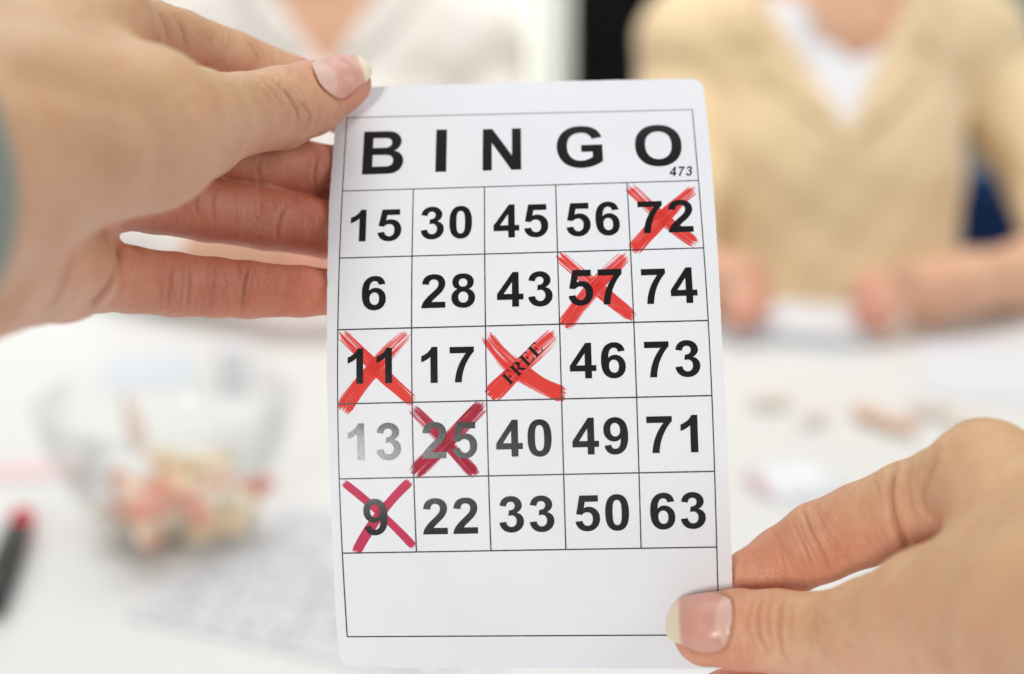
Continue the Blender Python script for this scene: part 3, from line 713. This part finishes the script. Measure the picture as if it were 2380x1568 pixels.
def tube(name, path_pts, radii, m, parent, rings=1, seg=48, wob=0.0, wall=0.0, seed=1, close=False):
    rnd = np.random.RandomState(seed); P = np.array(path_pts, float); vs, fs = [], []
    def ringset(P, R, base):
        n0 = len(vs)
        for i in range(len(P)):
            t = P[min(i + 1, len(P) - 1)] - P[max(i - 1, 0)]; t /= np.linalg.norm(t); a = np.cross(t, [0.01, 1.0, 0.02]); a /= np.linalg.norm(a); b = np.cross(t, a)
            for j in range(seg):
                th = 2 * math.pi * j / seg; w = 1 + wob * (math.sin(3 * th + i * .9 + seed) + .6 * math.sin(5 * th - i * 1.7))
                vs.append(P[i] + (a * math.cos(th) + b * math.sin(th)) * R[i] * w)
        for i in range(len(P) - 1):
            for j in range(seg):
                k = n0 + i * seg + j; k2 = n0 + i * seg + (j + 1) % seg; fs.append((k, k2, k2 + seg, k + seg))
        return n0
    a0 = ringset(P, radii, 0)
    if wall:
        b0 = ringset(P, [r - wall for r in radii], 0)
        for j in range(seg): fs.append((a0 + (j + 1) % seg, a0 + j, b0 + j, b0 + (j + 1) % seg))
    return mesh(name, c2w(np.array(vs)), fs, m, parent)
M['sleeve'] = simple('grey_green_knit', (0.265, 0.295, 0.25), 0.9, 0.15, 300, 0.2, 0.5, 900, 0.0006, 0.2)
sp = [at(-345, 430, 211) + np.array([-.33, -.08, -.94]) * k for k in (0, 4, 20, 50, 100, 180)]
tube('sleeve', sp, [29.5, 30.5, 31, 33, 36, 40], M['sleeve'], holder, wob=0.015, wall=2.5)
sp = [at(2860, 1600, 205) + np.array([.33, -.16, -.93]) * k for k in (0, 4, 20, 50, 100, 180)]
tube('sleeve', sp, [29.5, 30.5, 31, 33, 36, 40], M['sleeve'], holder, wob=0.015, wall=2.5, seed=3)

# ------------------------------------------------------------------ room and table
M['wall_white'] = simple('white_wall_paint', (0.80, 0.79, 0.76), 0.8, 0.02, 4)
M['wall_green'] = simple('grey_green_wall_paint', (0.30, 0.32, 0.28), 0.8, 0.05, 4)
M['floor'] = simple('pale_floor', (0.45, 0.43, 0.40), 0.6, 0.08, 6)
M['table'] = simple('white_table_laminate', (0.755, 0.75, 0.735), 0.38, 0.015, 8, 0.4)
M['metal'] = simple('painted_steel', (0.6, 0.6, 0.6), 0.4)
M['black'] = simple('black_lacquer', (0.006, 0.007, 0.007), 0.6, 0.1, 20, 0.05)
def curtain_cloth():
    k = NT('white_curtain_cloth'); k.b.inputs['Base Color'].default_value = (0.80, 0.81, 0.78, 1); k.b.inputs['Roughness'].default_value = 0.9
    tl = k.add('ShaderNodeBsdfTranslucent'); tl.inputs[0].default_value = (0.82, 0.83, 0.79, 1); mx = k.add('ShaderNodeMixShader'); mx.inputs[0].default_value = 0.45
    k.link(k.b.outputs[0], mx.inputs[1]); k.link(tl.outputs[0], mx.inputs[2]); k.link(mx.outputs[0], k.out.inputs[0]); return k.m
M['curtain'] = curtain_cloth()
def box(name, lo, hi, m, parent=None, bev=0.0):
    x0, y0, z0 = lo; x1, y1, z1 = hi
    o = mesh(name, [(x0, y0, z0), (x1, y0, z0), (x1, y1, z0), (x0, y1, z0), (x0, y0, z1), (x1, y0, z1), (x1, y1, z1), (x0, y1, z1)],
             [(3, 2, 1, 0), (4, 5, 6, 7), (0, 1, 5, 4), (1, 2, 6, 5), (2, 3, 7, 6), (3, 0, 4, 7)], m, parent, smooth=False)
    if bev:
        b = o.modifiers.new('bevel', 'BEVEL'); b.width = bev; b.segments = 3
    return o
tag(box('floor', (-3, -2, -0.80), (3, 3.2, -0.745), M['floor']), kind='structure')
wx = wat(1420, 100, 2.45)[0]
tag(box('wall', (-3, 2.62, -0.745), (wx, 2.75, 2.4), M['wall_white']), kind='structure')
tag(box('wall', (wx, 2.62, -0.745), (3, 2.75, 2.4), M['wall_green']), kind='structure')

table = empty('table', (0, 0.7, -0.745)); tag(table, 'white table top scattered with snacks, paper and a marker', 'table')
box('table_top', (-1.0, -0.12, -0.028), (1.0, 1.40, 0.0), M['table'], table, 0.006)
for sx in (-1, 1):
    for yy in (0.0, 1.28): box('leg', (sx * 0.93 - 0.025, yy - 0.025, -0.745), (sx * 0.93 + 0.025, yy + 0.025, -0.029), M['metal'], table, 0.004)

xa, xb = wat(1332, 100, 2.33)[0], wat(1520, 100, 2.4)[0]
cab = empty('tall_cabinet', ((xa + xb) / 2, 2.45, -0.745)); tag(cab, 'tall black cabinet against the wall between the two seated people', 'cabinet')
box('cabinet_body', (xa, 2.33, -0.745), (xb, 2.615, 1.5), M['black'], cab, 0.003)
zs = wat(1420, 118, 2.3)[2]
box('cabinet_door', (xa + 0.004, 2.315, -0.70), (xb - 0.004, 2.329, zs - 0.003), M['black'], cab, 0.002)
box('cabinet_door', (xa + 0.004, 2.315, zs + 0.003), (xb - 0.004, 2.329, 1.46), M['black'], cab, 0.002)
# curtain with soft folds
vs, fs = [], []; n = 90; x0, x1 = wat(1020, 100, 2.4)[0], wat(1336, 100, 2.4)[0]
for i in range(n + 1):
    x = x0 + (x1 - x0) * i / n; y = 2.45 + 0.016 * math.sin(i * 0.52) + 0.007 * math.sin(i * 1.27 + 1)
    for z in (-0.6, 0.2, 1.5): vs.append((x, y, z))
for i in range(n):
    a, b = i * 3, i * 3 + 3
    for k in (0, 1): fs.append((a + k, b + k, b + k + 1, a + k + 1))
cu = mesh('curtain', vs, fs, M['curtain']); 
tag(cu, 'white curtain with soft vertical folds beside the black cabinet', 'curtain')

# ------------------------------------------------------------------ people across the table
def solid(name, f, lo, hi, m, parent, h=0.010, red=None):
    V, F = surface_net(f, lo, hi, h); V = newton(f, V, h * 0.2, 2); V, F = subdiv(V, F); V = newton(f, V, h * 0.2, 1)
    o = fast_mesh(name, V, F, m, parent)
    if m is M['skin_far']:
        r = np.full(len(V), 0.25) if red is None else red(V); attr(o, 'tint', np.stack([r, np.full(len(V), .25), np.zeros(len(V))], 1))
    return o
def ch(*nodes, k=0.02): return Chain([(wat(x, y, z), r) for x, y, z, r in nodes], k)
def union(cs, k):
    def f(P):
        o = None
        for c in cs: x = c.d(P) if isinstance(c, Chain) else c(P); o = x if o is None else smin(o, x, k)
        return o
    return f
def ell(c, r):
    c, r = np.array(c, float), np.array(r, float)
    def f(P): q = (P - c) / r; n = np.linalg.norm(q, axis=1); return (n - 1) * r.min()
    return f
def hand_chains(wrist, mid, tips, thumb, r=0.0098):
    return [Chain([(wrist, .028), (mid, .030)], .01)] + [Chain([(mid + (t - mid) * .15, .012), (mid + (t - mid) * .6 + np.array([0, 0, .006]), r), (t, r * .85)], .004) for t in tips] + [Chain([(wrist + (mid - wrist) * .3, .014), (thumb, .009)], .004)]
M['jacket'] = simple('tan_jacket_cloth', (0.80, 0.615, 0.375), 0.85, 0.02, 30, 0.2, 0.15, 700, 0.001, 0.3)
M['tee'] = simple('white_cotton', (0.74, 0.74, 0.77), 0.85, 0.03, 40, 0.2)
M['blouse'] = simple('cream_blouse_cloth', (0.79, 0.735, 0.68), 0.8, 0.04, 14, 0.3)
M['hair'] = simple('brown_hair', (0.09, 0.045, 0.025), 0.5, 0.3, 150)
M['eye'] = simple('eye', (0.7, 0.68, 0.66), 0.2, 0.02)

def person(label, cx, arms, hands, neck_y, cloth, armr, tee, hairlong, dx, sleeve_end, zc=1.54):
    root = empty('person', (wat(cx, 400, zc)[0], wat(cx, 400, zc)[1], -0.4)); tag(root, label, 'person', None)
    S = lambda x: cx + x
    neck = wat(cx, neck_y, zc + .02); up = np.array([0, 0, 1.0]); fw = np.array([0, -1.0, 0])
    hd = neck + up * 0.205 + fw * 0.035
    head = [ell(hd, (.073, .092, .112)), ell(hd + fw * .035 - up * .065, (.050, .052, .052)), ell(hd + fw * .095 - up * .012, (.013, .020, .026)),
            ell(hd + np.array([.074, .01, -.01]), (.010, .020, .030)), ell(hd + np.array([-.074, .01, -.01]), (.010, .020, .030)),
            Chain([(neck - up * .07, .062), (neck + up * .03, .052), (neck + up * .13 + fw * .01, .050)], .02)]
    chest = ch((cx - 60, neck_y + 120, zc, .085), (cx + 60, neck_y + 120, zc, .085), k=.03)
    limbs = [ch(*a, k=.02) for a in arms]; hs = sum([hand_chains(*h) for h in hands], [])
    f0, f1, f2 = union(head, .022), union([chest] + limbs, .03), union(hs, .007)
    body = lambda P: smin(smin(f0(P), f1(P), .03), f2(P), .012)
    hw = [h[1] for h in hands]
    def red(P):
        r = np.full(len(P), .22)
        for h in hands:
            for t in h[2]: r = np.maximum(r, .95 * np.exp(-(np.linalg.norm(P - t, axis=1) / .03) ** 2))
            r = np.maximum(r, .55 * np.exp(-(np.linalg.norm(P - h[1], axis=1) / .06) ** 2))
        return r
    lo = np.array([neck[0] - .36, 1.10, -.03]); hi = np.array([neck[0] + .36, 1.72, neck[2] + .36])
    skin = solid('body', body, lo, hi, M['skin_far'], root, .0075, red)
    for sx in (-1, 1):
        e = hd + fw * .083 + np.array([sx * .031, 0, .012]); o = solid('eye', ell(e, (.012, .010, .009)), e - .02, e + .02, M['eye'], root, .005)
    # clothes
    tr = lambda dr, yb: union([ch((cx - 70, neck_y + 190, zc, .100 + dr), (cx - 50, neck_y + 400, zc - .02, .098 + dr), (cx - 45, yb, zc - .02, .100 + dr), k=.03),
                    ch((cx + 70, neck_y + 190, zc, .100 + dr), (cx + 50, neck_y + 400, zc - .02, .098 + dr), (cx + 45, yb, zc - .02, .100 + dr), k=.03),
                    ch((cx - 315, neck_y + 122, zc, .052 + dr), (cx - 120, neck_y + 40, zc + .02, .058 + dr), (cx + 120, neck_y + 40, zc + .02, .058 + dr), (cx + 318, neck_y + 115, zc, .052 + dr), k=.03)], .04)
    outer0 = tr(.012, 900); sleeves = union([ch(*[(x, y, z, r + armr) for x, y, z, r in a[:sleeve_end]], k=.02) for a in arms], .01)
    full = lambda P: smin(outer0(P), sleeves(P), .012)
    nw, nz = neck, neck[2]
    fold = lambda P: .0014 * np.sin(P[:, 0] * 46 + P[:, 2] * 38) * np.sin(P[:, 2] * 61 + 1.3 * np.sin(P[:, 0] * 23)) + (.0008) * np.sin(P[:, 0] * 90 - P[:, 2] * 70)
    return root, neck, full, tr, fold, hd
def wedge(xc, ztop, wtop, zap, P, ymax):
    half = np.clip((P[:, 2] - zap) / (ztop - zap), -1, 3) * wtop
    return np.maximum((np.abs(P[:, 0] - xc) - half) * .9, P[:, 1] - ymax)

# man or woman in the tan jacket
cxR = 1928
zt = 0.0
def hpts(px, py, z, pts): return [wat(px + a, py + b, z + c) for a, b, c in pts]
rh_w, rh_m = wat(2255, 655, 1.335), wat(2150, 680, 1.315); lh_w, lh_m = wat(1640, 640, 1.36), wat(1700, 665, 1.325)
armsR = [[(1620, 150, 1.555, .047), (1560, 430, 1.50, .043), (1530, 590, 1.44, .040), (1570, 630, 1.40, .034), (1640, 640, 1.36, .026)],
         [(2275, 140, 1.555, .047), (2460, 400, 1.50, .040), (2510, 600, 1.43, .038), (2400, 645, 1.40, .035), (2255, 655, 1.335, .027)]]
handsR = [(rh_w, rh_m, [wat(2015, 655, 1.30), wat(1990, 690, 1.285), wat(2000, 735, 1.275), wat(2045, 755, 1.275)], wat(2090, 640, 1.29)),
          (lh_w, lh_m, [wat(1770, 660, 1.31), wat(1778, 700, 1.295), wat(1760, 735, 1.28), wat(1715, 755, 1.275)], wat(1750, 625, 1.31))]
root, neck, full, tr, fold, hd = person('person in a tan jacket over a white T-shirt, hands resting on the table', cxR, armsR, handsR, -20, 'jacket', .012, True, False, 0, 3)
shirt0 = tr(-.002, 900); cutc = neck + np.array([0, -.085, -.046])
shirt = lambda P: np.maximum(shirt0(P), -(np.linalg.norm((P - cutc) / [1, 1, 1.15], axis=1  ) - .060))
solid('t_shirt', shirt, (neck[0] - .26, 1.30, -.06), (neck[0] + .26, 1.72, neck[2] + .12), M['tee'], root, .009)
za = wat(1962, 318, 1.40)[2]; xcR = wat(1970, 318, 1.40)[0]; ztp = wat(1962, 70, 1.46)[2]; wt = 132 / FPX * 1.45
jk = lambda P: np.maximum(np.maximum(full(P) + fold(P), -wedge(xcR, ztp, wt, za, P, 1.52)), -(np.linalg.norm(P - neck - np.array([0, -.03, .05]), axis=1) - .085))
solid('jacket', jk, (neck[0] - .33, 1.28, -.06), (neck[0] + .36, 1.76, neck[2] + .16), M['jacket'], root, .008)
for sx in (-1, 1):                                  # lapels lie on the jacket along the opening
    def lap(P, sx=sx):
        x = (P[:, 0] - xcR) * sx; half = np.clip((P[:, 2] - za) / (ztp - za), -1, 3) * wt
        wd = .052 * np.clip((P[:, 2] - za + .01) / (ztp - za) * 1.5, 0.0, 1)
        band = np.maximum(half - .003 - x, x - half - wd)
        notch = np.maximum(np.abs(P[:, 2] - (ztp - .015) + (x - half - .03) * .5) - .006, (half + .022) - x)
        return np.maximum(np.maximum(np.maximum(np.abs(full(P) - .002) - .003, band), P[:, 1] - 1.50), np.maximum(np.maximum(za + .004 - P[:, 2], P[:, 2] - ztp - .09), -notch))
    solid('lapel', lap, (neck[0] - .2, 1.28, za - .02), (neck[0] + .2, 1.55, ztp + .11), M['jacket'], root, .0055)
def hair(root, hd, longer):
    c = hd + np.array([0, .018, .014])
    def f(P):
        s = ell(c, (.086, .100, .118))(P)
        if longer: s = smin(s, ell(hd + np.array([.055, .05, -.12]), (.035, .05, .13))(P), .02); s = smin(s, ell(hd + np.array([-.055, .05, -.12]), (.035, .05, .13))(P), .02)
        face = np.maximum(P[:, 1] - (hd[1] - .025 - .03 * np.clip((P[:, 2] - hd[2]) / .08, -1, 1)), P[:, 2] - hd[2] - .062)
        return np.maximum(s + .003 * np.sin(P[:, 0] * 260 + P[:, 1] * 90), -face)
    solid('hair', f, hd - [.13, .15, .28], hd + [.13, .17, .15], M['hair'], root, .008)
hair(root, hd, False)

# the person in the cream blouse
cxL = 765
armsL = [[(435, 180, 1.55, .045), (330, 430, 1.50, .041), (330, 570, 1.44, .038), (430, 590, 1.38, .030), (560, 590, 1.33, .025)],
         [(1090, 180, 1.55, .045), (1180, 430, 1.50, .041), (1190, 600, 1.44, .038), (1000, 610, 1.38, .030), (860, 600, 1.33, .025)]]
lw, lm, rw, rm = wat(560, 590, 1.33), wat(630, 588, 1.315), wat(860, 600, 1.33), wat(780, 600, 1.31)
handsL = [(lw, lm, [wat(700, 570, 1.30), wat(715, 590, 1.29), wat(715, 610, 1.285), wat(700, 625, 1.28)], wat(670, 555, 1.30)),
          (rw, rm, [wat(705, 575, 1.275), wat(690, 595, 1.27), wat(690, 615, 1.265), wat(700, 635, 1.265)], wat(735, 560, 1.28))]
root, neck, full, tr, fold, hd = person('person in a cream open-neck blouse sitting beyond the thumb of the left hand', cxL, armsL, handsL, 5, 'blouse', .010, False, True, 0, 4)
za2 = wat(745, 175, 1.41)[2]; xcL = wat(748, 175, 1.41)[0]; zt2 = wat(745, 0, 1.46)[2]; wt2 = 118 / FPX * 1.45
bl = lambda P: np.maximum(np.maximum(full(P) + fold(P) * 1.3, -wedge(xcL, zt2, wt2, za2, P, 1.52)), -(np.linalg.norm(P - neck - np.array([0, -.03, .05]), axis=1) - .08))
solid('blouse', bl, (neck[0] - .36, 1.28, -.06), (neck[0] + .34, 1.76, neck[2] + .16), M['blouse'], root, .008)
for sx in (-1, 1):
    def col(P, sx=sx):
        x = (P[:, 0] - xcL) * sx; half = np.clip((P[:, 2] - za2) / (zt2 - za2), -1, 3) * wt2
        wd = .040 * np.clip((P[:, 2] - za2 + .0) / (zt2 - za2) * 1.6, 0.0, 1)
        return np.maximum(np.maximum(np.maximum(np.abs(full(P) - .0025) - .003, np.maximum(half - .003 - x, x - half - wd)), P[:, 1] - 1.55), np.maximum(za2 + .02 - P[:, 2], P[:, 2] - zt2 - .10))
    solid('collar', col, (neck[0] - .2, 1.28, za2 - .02), (neck[0] + .2, 1.60, zt2 + .12), M['blouse'], root, .0055)
hair(root, hd, True)

# navy chair behind the person in the jacket
M['navy'] = simple('navy_upholstery', (0.006, 0.028, 0.095), 0.8, 0.12, 80, 0.2)
px = wat(2130, 480, 1.8)
chair = empty('chair', (px[0], 1.75, -0.745)); tag(chair, 'navy blue chair behind the person in the tan jacket', 'chair')
zt_ = wat(2310, 405, 1.83)[2]
def slab(name, c, s, r, m, parent, h=.012):
    c, s = np.array(c), np.array(s)
    def f(P): q = np.abs(P - c) - s + r; return np.linalg.norm(np.maximum(q, 0), axis=1) + np.minimum(q.max(1), 0) - r
    return solid(name, f, c - s - .03, c + s + .03, m, parent, h)
slab('backrest', (px[0], 1.83, zt_ - .19), (.23, .03, .19), .028, M['navy'], chair)
slab('seat', (px[0], 1.62, -.30), (.23, .21, .035), .03, M['navy'], chair)
for sx in (-1, 1):
    box('leg', (px[0] + sx * .19 - .014, 1.44, -.745), (px[0] + sx * .19 + .014, 1.468, -.336), M['black'], chair)
    box('leg', (px[0] + sx * .19 - .014, 1.815, -.745), (px[0] + sx * .19 + .014, 1.843, zt_ - .32), M['black'], chair)

# ------------------------------------------------------------------ things on the table
# glass bowl
bc = table_at(385, 925, 0.088); zc = (bc - CAMP) @ RM[2]; br_ = 303 / FPX * zc
def glass():
    k = NT('clear_glass'); lw_ = k.add('ShaderNodeLayerWeight'); lw_.inputs[0].default_value = 0.22
    gl = k.add('ShaderNodeBsdfGlossy'); gl.inputs['Roughness'].default_value = 0.03; tr_ = k.add('ShaderNodeBsdfTransparent'); tr_.inputs[0].default_value = (0.985, 0.992, 0.99, 1)
    mx = k.add('ShaderNodeMixShader'); k.link(k.math('MULTIPLY', lw_.outputs['Fresnel'], 0.34), mx.inputs[0]); k.link(tr_.outputs[0], mx.inputs[1]); k.link(gl.outputs[0], mx.inputs[2]); k.link(mx.outputs[0], k.out.inputs[0])
    return k.m
M['glass'] = glass()
prof = [(0.0, .004), (.40, .0015), (.46, .004), (.60, .014), (.80, .036), (.93, .058), (1.0, .080), (.985, .0815), (.965, .080), (.90, .060), (.77, .040), (.58, .020), (.42, .0095), (0.0, .009)]
vs, fs = [], []; n = 72
for r, z in prof:
    for j in range(n): vs.append((bc[0] + br_ * max(r, .002) * math.cos(2 * math.pi * j / n), bc[1] + br_ * max(r, .002) * math.sin(2 * math.pi * j / n), z * 1.1))
for i in range(len(prof) - 1):
    for j in range(n): fs.append((i * n + j, i * n + (j + 1) % n, (i + 1) * n + (j + 1) % n, (i + 1) * n + j))
bowl = mesh('glass_bowl', vs, fs, M['glass']); tag(bowl, 'clear glass bowl holding cream and red snack puffs', 'bowl')

def puff_mesh(name, seed, L, R, bend, m):
    rnd = np.random.RandomState(seed); nodes = []
    for i in range(6):
        t = i / 5 - .5; nodes.append((np.array([t * L, bend * (t * t - .08) * L, rnd.uniform(-.1, .1) * R]), R * (1.0 - 1.1 * t * t) * rnd.uniform(.85, 1.15)))
    c = Chain(nodes, R * .5); ph = rnd.uniform(0, 6, 3)
    f = lambda P: c.d(P) + R * .12 * np.sin(P[:, 0] / R * 3 + ph[0]) * np.sin(P[:, 1] / R * 3.2 + ph[1]) * np.sin(P[:, 2] / R * 2.8 + ph[2])
    b = L * .62 + R; V, F = surface_net(f, (-b, -b * .8 - R, -R * 1.8), (b, b * .8 + R, R * 1.8), R * .36); V = newton(f, V, R * .05, 1)
    return V, F
M['cream'] = simple('cream_corn_puff', (0.85, 0.73, 0.55), 0.85, 0.15, 120)
M['tanpuff'] = simple('tan_corn_puff', (0.80, 0.60, 0.40), 0.85, 0.2, 120)
M['redpuff'] = simple('red_seasoned_puff', (0.74, 0.34, 0.25), 0.85, 0.25, 120)
M['palepuff'] = simple('pale_peach_puff', (0.87, 0.755, 0.66), 0.85, 0.1, 120)
M['orangepuff'] = simple('orange_puff', (0.85, 0.58, 0.42), 0.85, 0.15, 120)
protos = {}
def puff(kind, m, seed, loc, rot, label, group, L=.020, R=.0058, bend=.9):
    key = (kind, seed % 3, L)
    if key not in protos:
        V, F = puff_mesh(kind, seed % 3 + 5, L, R, bend, m); o = fast_mesh('snack_puff', V, F, m); protos[key] = o
    else:
        o = protos[key].copy(); COL.objects.link(o)
    o.location = loc; o.rotation_euler = rot; tag(o, label, 'snack', group); return o
rnd = random.Random(11)
lab = {'cream': 'cream corn puff in the heap inside the glass bowl', 'tanpuff': 'tan corn puff in the heap inside the glass bowl', 'redpuff': 'red seasoned puff in the heap inside the glass bowl'}
REDPX = [(285, 1120), (320, 1140), (350, 1185), (395, 1150), (500, 1140), (490, 1242)]
def in_bowl(px, py, h):
    p = table_at(px, py, h); q = p[:2] - bc[:2]; lim = br_ * (.50 + .40 * max(0, (h - .015)) / .05)
    d = np.linalg.norm(q)
    if d > lim: q = q * lim / d
    return (bc[0] + q[0], bc[1] + q[1], h)
for i, (px_, py_) in enumerate(REDPX):
    puff('redpuff', M['redpuff'], i, in_bowl(px_, py_, .030 + .004 * (i % 3)), (rnd.uniform(-.6, .6), rnd.uniform(-.6, .6), rnd.uniform(0, 6)), lab['redpuff'], 'red puffs in the glass bowl')
for i in range(66):
    kind = 'redpuff' if i % 7 == 0 else 'tanpuff' if i % 3 == 0 else 'cream'
    a, rr = rnd.uniform(0, 6.28), math.sqrt(rnd.random()); h = .017 + .022 * (1 - rr) * rnd.random() + (.012 if i % 4 == 0 else 0)
    lim = br_ * (.48 + .42 * (h - .015) / .05); x_, y_ = rr * lim * math.cos(a) + .006, rr * lim * math.sin(a)
    puff(kind, M[kind], i, (bc[0] + x_, bc[1] + y_, h), (rnd.uniform(-.7, .7), rnd.uniform(-.7, .7), rnd.uniform(0, 6)), lab[kind], {'tanpuff': 'tan', 'cream': 'cream', 'redpuff': 'red'}[kind] + ' puffs in the glass bowl')
puff('paleupright', M['palepuff'], 1, tuple(table_at(312, 985, .062)), (0.2, 1.35, 1.2), 'pale puff standing upright against the far side of the glass bowl', None, .034, .0055, .3)
pp = lambda x, y: (*table_at(x, y, .007)[:2], .0072)
puff('orangepuff', M['orangepuff'], 2, pp(2050, 975), (0, 0, -.95), 'strongest orange of the puffs lying loose on the table right of the card', None, .052, .006, .25)
puff('palepuff', M['palepuff'], 0, pp(1795, 930), (0, 0, .4), 'pale peach puff on the table nearest to the card edge', None, .030, .0052, .5)
puff('palepuff', M['palepuff'], 1, pp(1895, 965), (0, 0, 1.0), 'pale peach puff on the table between another pale puff and the orange one', None, .030, .0052, .5)
puff('palepuff', M['palepuff'], 2, pp(2165, 955), (0, 0, -.3), 'pale peach puff on the table just right of the orange puff', None, .030, .0052, .5)
puff('palepuff', M['palepuff'], 0, pp(2250, 978), (0, 0, .9), 'pale peach puff on the table above the right hand knuckle', None, .030, .0052, .5)

# red and black marker
a, b = table_at(56, 1205, .0075), table_at(-45, 1470, .0075); a[2] = b[2] = .0092; ax = (b - a) / np.linalg.norm(b - a); Lm = .125
mk = empty('marker_pen', a); tag(mk, 'black marker pen with a red end lying at the left of the table', 'marker')
M['penblack'] = simple('black_plastic', (0.012, 0.014, 0.013), 0.4, 0.1); M['penred'] = simple('red_plastic', (0.62, 0.012, 0.018), 0.35, 0.08)
def rod(name, prof, m, parent):
    vs, fs = [], []; n = 32; s_ = np.cross(ax, [0, 0, 1]); s_ /= np.linalg.norm(s_); u_ = np.cross(s_, ax)
    for t, r in prof:
        for j in range(n): vs.append(a + ax * t + (s_ * math.cos(2 * math.pi * j / n) + u_ * math.sin(2 * math.pi * j / n)) * r)
    for i in range(len(prof) - 1):
        for j in range(n): fs.append((i * n + j, i * n + (j + 1) % n, (i + 1) * n + (j + 1) % n, (i + 1) * n + j))
    fs += [tuple(range(n))[::-1], tuple(range((len(prof) - 1) * n, len(prof) * n))]
    return mesh(name, vs, fs, m, parent)
rod('end_cap', [(0, .004), (.0015, .0068), (.004, .0078), (.028, .0082)], M['penred'], mk)
rod('barrel', [(.0282, .0084), (.030, .0088), (Lm - .002, .009), (Lm, .007)], M['penblack'], mk)

# papers and cards on the table
M['paper'] = simple('white_paper', (0.68, 0.685, 0.71), 0.8, 0.02, 12); M['pinkpaper'] = simple('pink_card', (0.83, 0.63, 0.64), 0.7, 0.02, 12)
M['greyprint'] = simple('grey_print', (0.38, 0.38, 0.41), 0.7, 0.2, 300); M['lilac'] = simple('lilac_paper', (0.71, 0.71, 0.75), 0.7, 0.02, 12); M['bluegrey'] = simple('blue_grey_card', (0.66, 0.69, 0.74), 0.7, 0.04, 12)
def sheet(name, c, size, rz, m, label, cat, h=.0006, z0=.0008):
    root = box(name, (-size[0] / 2, -size[1] / 2, z0), (size[0] / 2, size[1] / 2, z0 + h), m)
    root.location = (c[0], c[1], 0); root.rotation_euler = (0, 0, rz); tag(root, label, cat); return root
A, B = table_at(400, 1425), table_at(690, 1215); d2 = (B - A)[:2]; l2 = np.linalg.norm(d2); d2 /= l2; d1 = np.array([d2[1], -d2[0]])
cen = A[:2] + d2 * .07 + d1 * .085; rz = math.atan2(d1[1], d1[0])
ps = sheet('printed_sheet', cen, (.21, .17), rz, M['paper'], 'white sheet with rows of grey print below the glass bowl', 'paper')
rn = random.Random(3); vs, fs = [], []
for r in range(13):
    x = -.092
    while x < .09:
        w = rn.uniform(.003, .0065); y = -.075 + r * .0118 + rn.uniform(-.002, .002)
        if rn.random() < .85:
            hh = rn.uniform(.0014, .0034); k = len(vs); vs += [(x, y - hh, .00175), (x + w, y - hh, .00175), (x + w, y + hh, .00175), (x, y + hh, .00175)]; fs.append((k, k + 1, k + 2, k + 3))
        x += w + rn.uniform(.002, .007)
pr = mesh('grey_print', vs, fs, M['greyprint'], None); pr.parent = ps
c_ = table_at(30, 1098); sheet('pink_card', c_, (.10, .035), .15, M['pinkpaper'], 'pale pink card on the table above the marker pen', 'card')
c_ = table_at(350, 862); sheet('grey_card', c_, (.075, .10), .25, M['bluegrey'], 'blue grey card lying behind the glass bowl', 'card')
c_ = table_at(2345, 870); sheet('lilac_sheet', c_, (.14, .16), -.3, M['lilac'], 'lilac tinted sheet on the table at the right edge of the picture', 'paper')
c_ = table_at(1810, 765); o = sheet('writing_pad', c_, (.16, .11), -.25, M['paper'], 'thick white pad on the table under the hands of the person in the jacket', 'pad', .012)
c_ = table_at(545, 900); o = sheet('paper_block', c_, (.022, .022), .3, M['tee'], 'small white block standing behind the glass bowl', 'block', .034)
# folded napkin, a low white mound with a pink edge
nc = table_at(1848, 1118, .006); M['napkin'] = simple('white_napkin', (0.88, 0.88, 0.90), 0.8, 0.02)
def nap(P):
    q = P - np.array([nc[0], nc[1], .0005]); r = np.linalg.norm(q / [.030, .026, .013], axis=1)
    return np.maximum((r - 1) * .013 + .0016 * np.sin(q[:, 0] * 330 + q[:, 1] * 120) + .0013 * np.sin(q[:, 1] * 420 - q[:, 0] * 200), -q[:, 2])
napkin = solid('napkin', nap, (nc[0] - .04, nc[1] - .036, -.003), (nc[0] + .04, nc[1] + .036, .02), M['napkin'], None, .004)
tag(napkin, 'small crumpled white napkin with a pink edge on the table right of the card', 'napkin')
M['pinkedge'] = simple('pink_napkin_edge', (0.84, 0.66, 0.68), 0.8, 0.02)
pk = lambda P: np.maximum(nap(P) - .0006, (P - nc) @ np.array([.95, .2, .1]) + .021)
solid('napkin_edge', pk, (nc[0] - .04, nc[1] - .036, -.003), (nc[0], nc[1] + .036, .02), M['pinkedge'], napkin, .003)
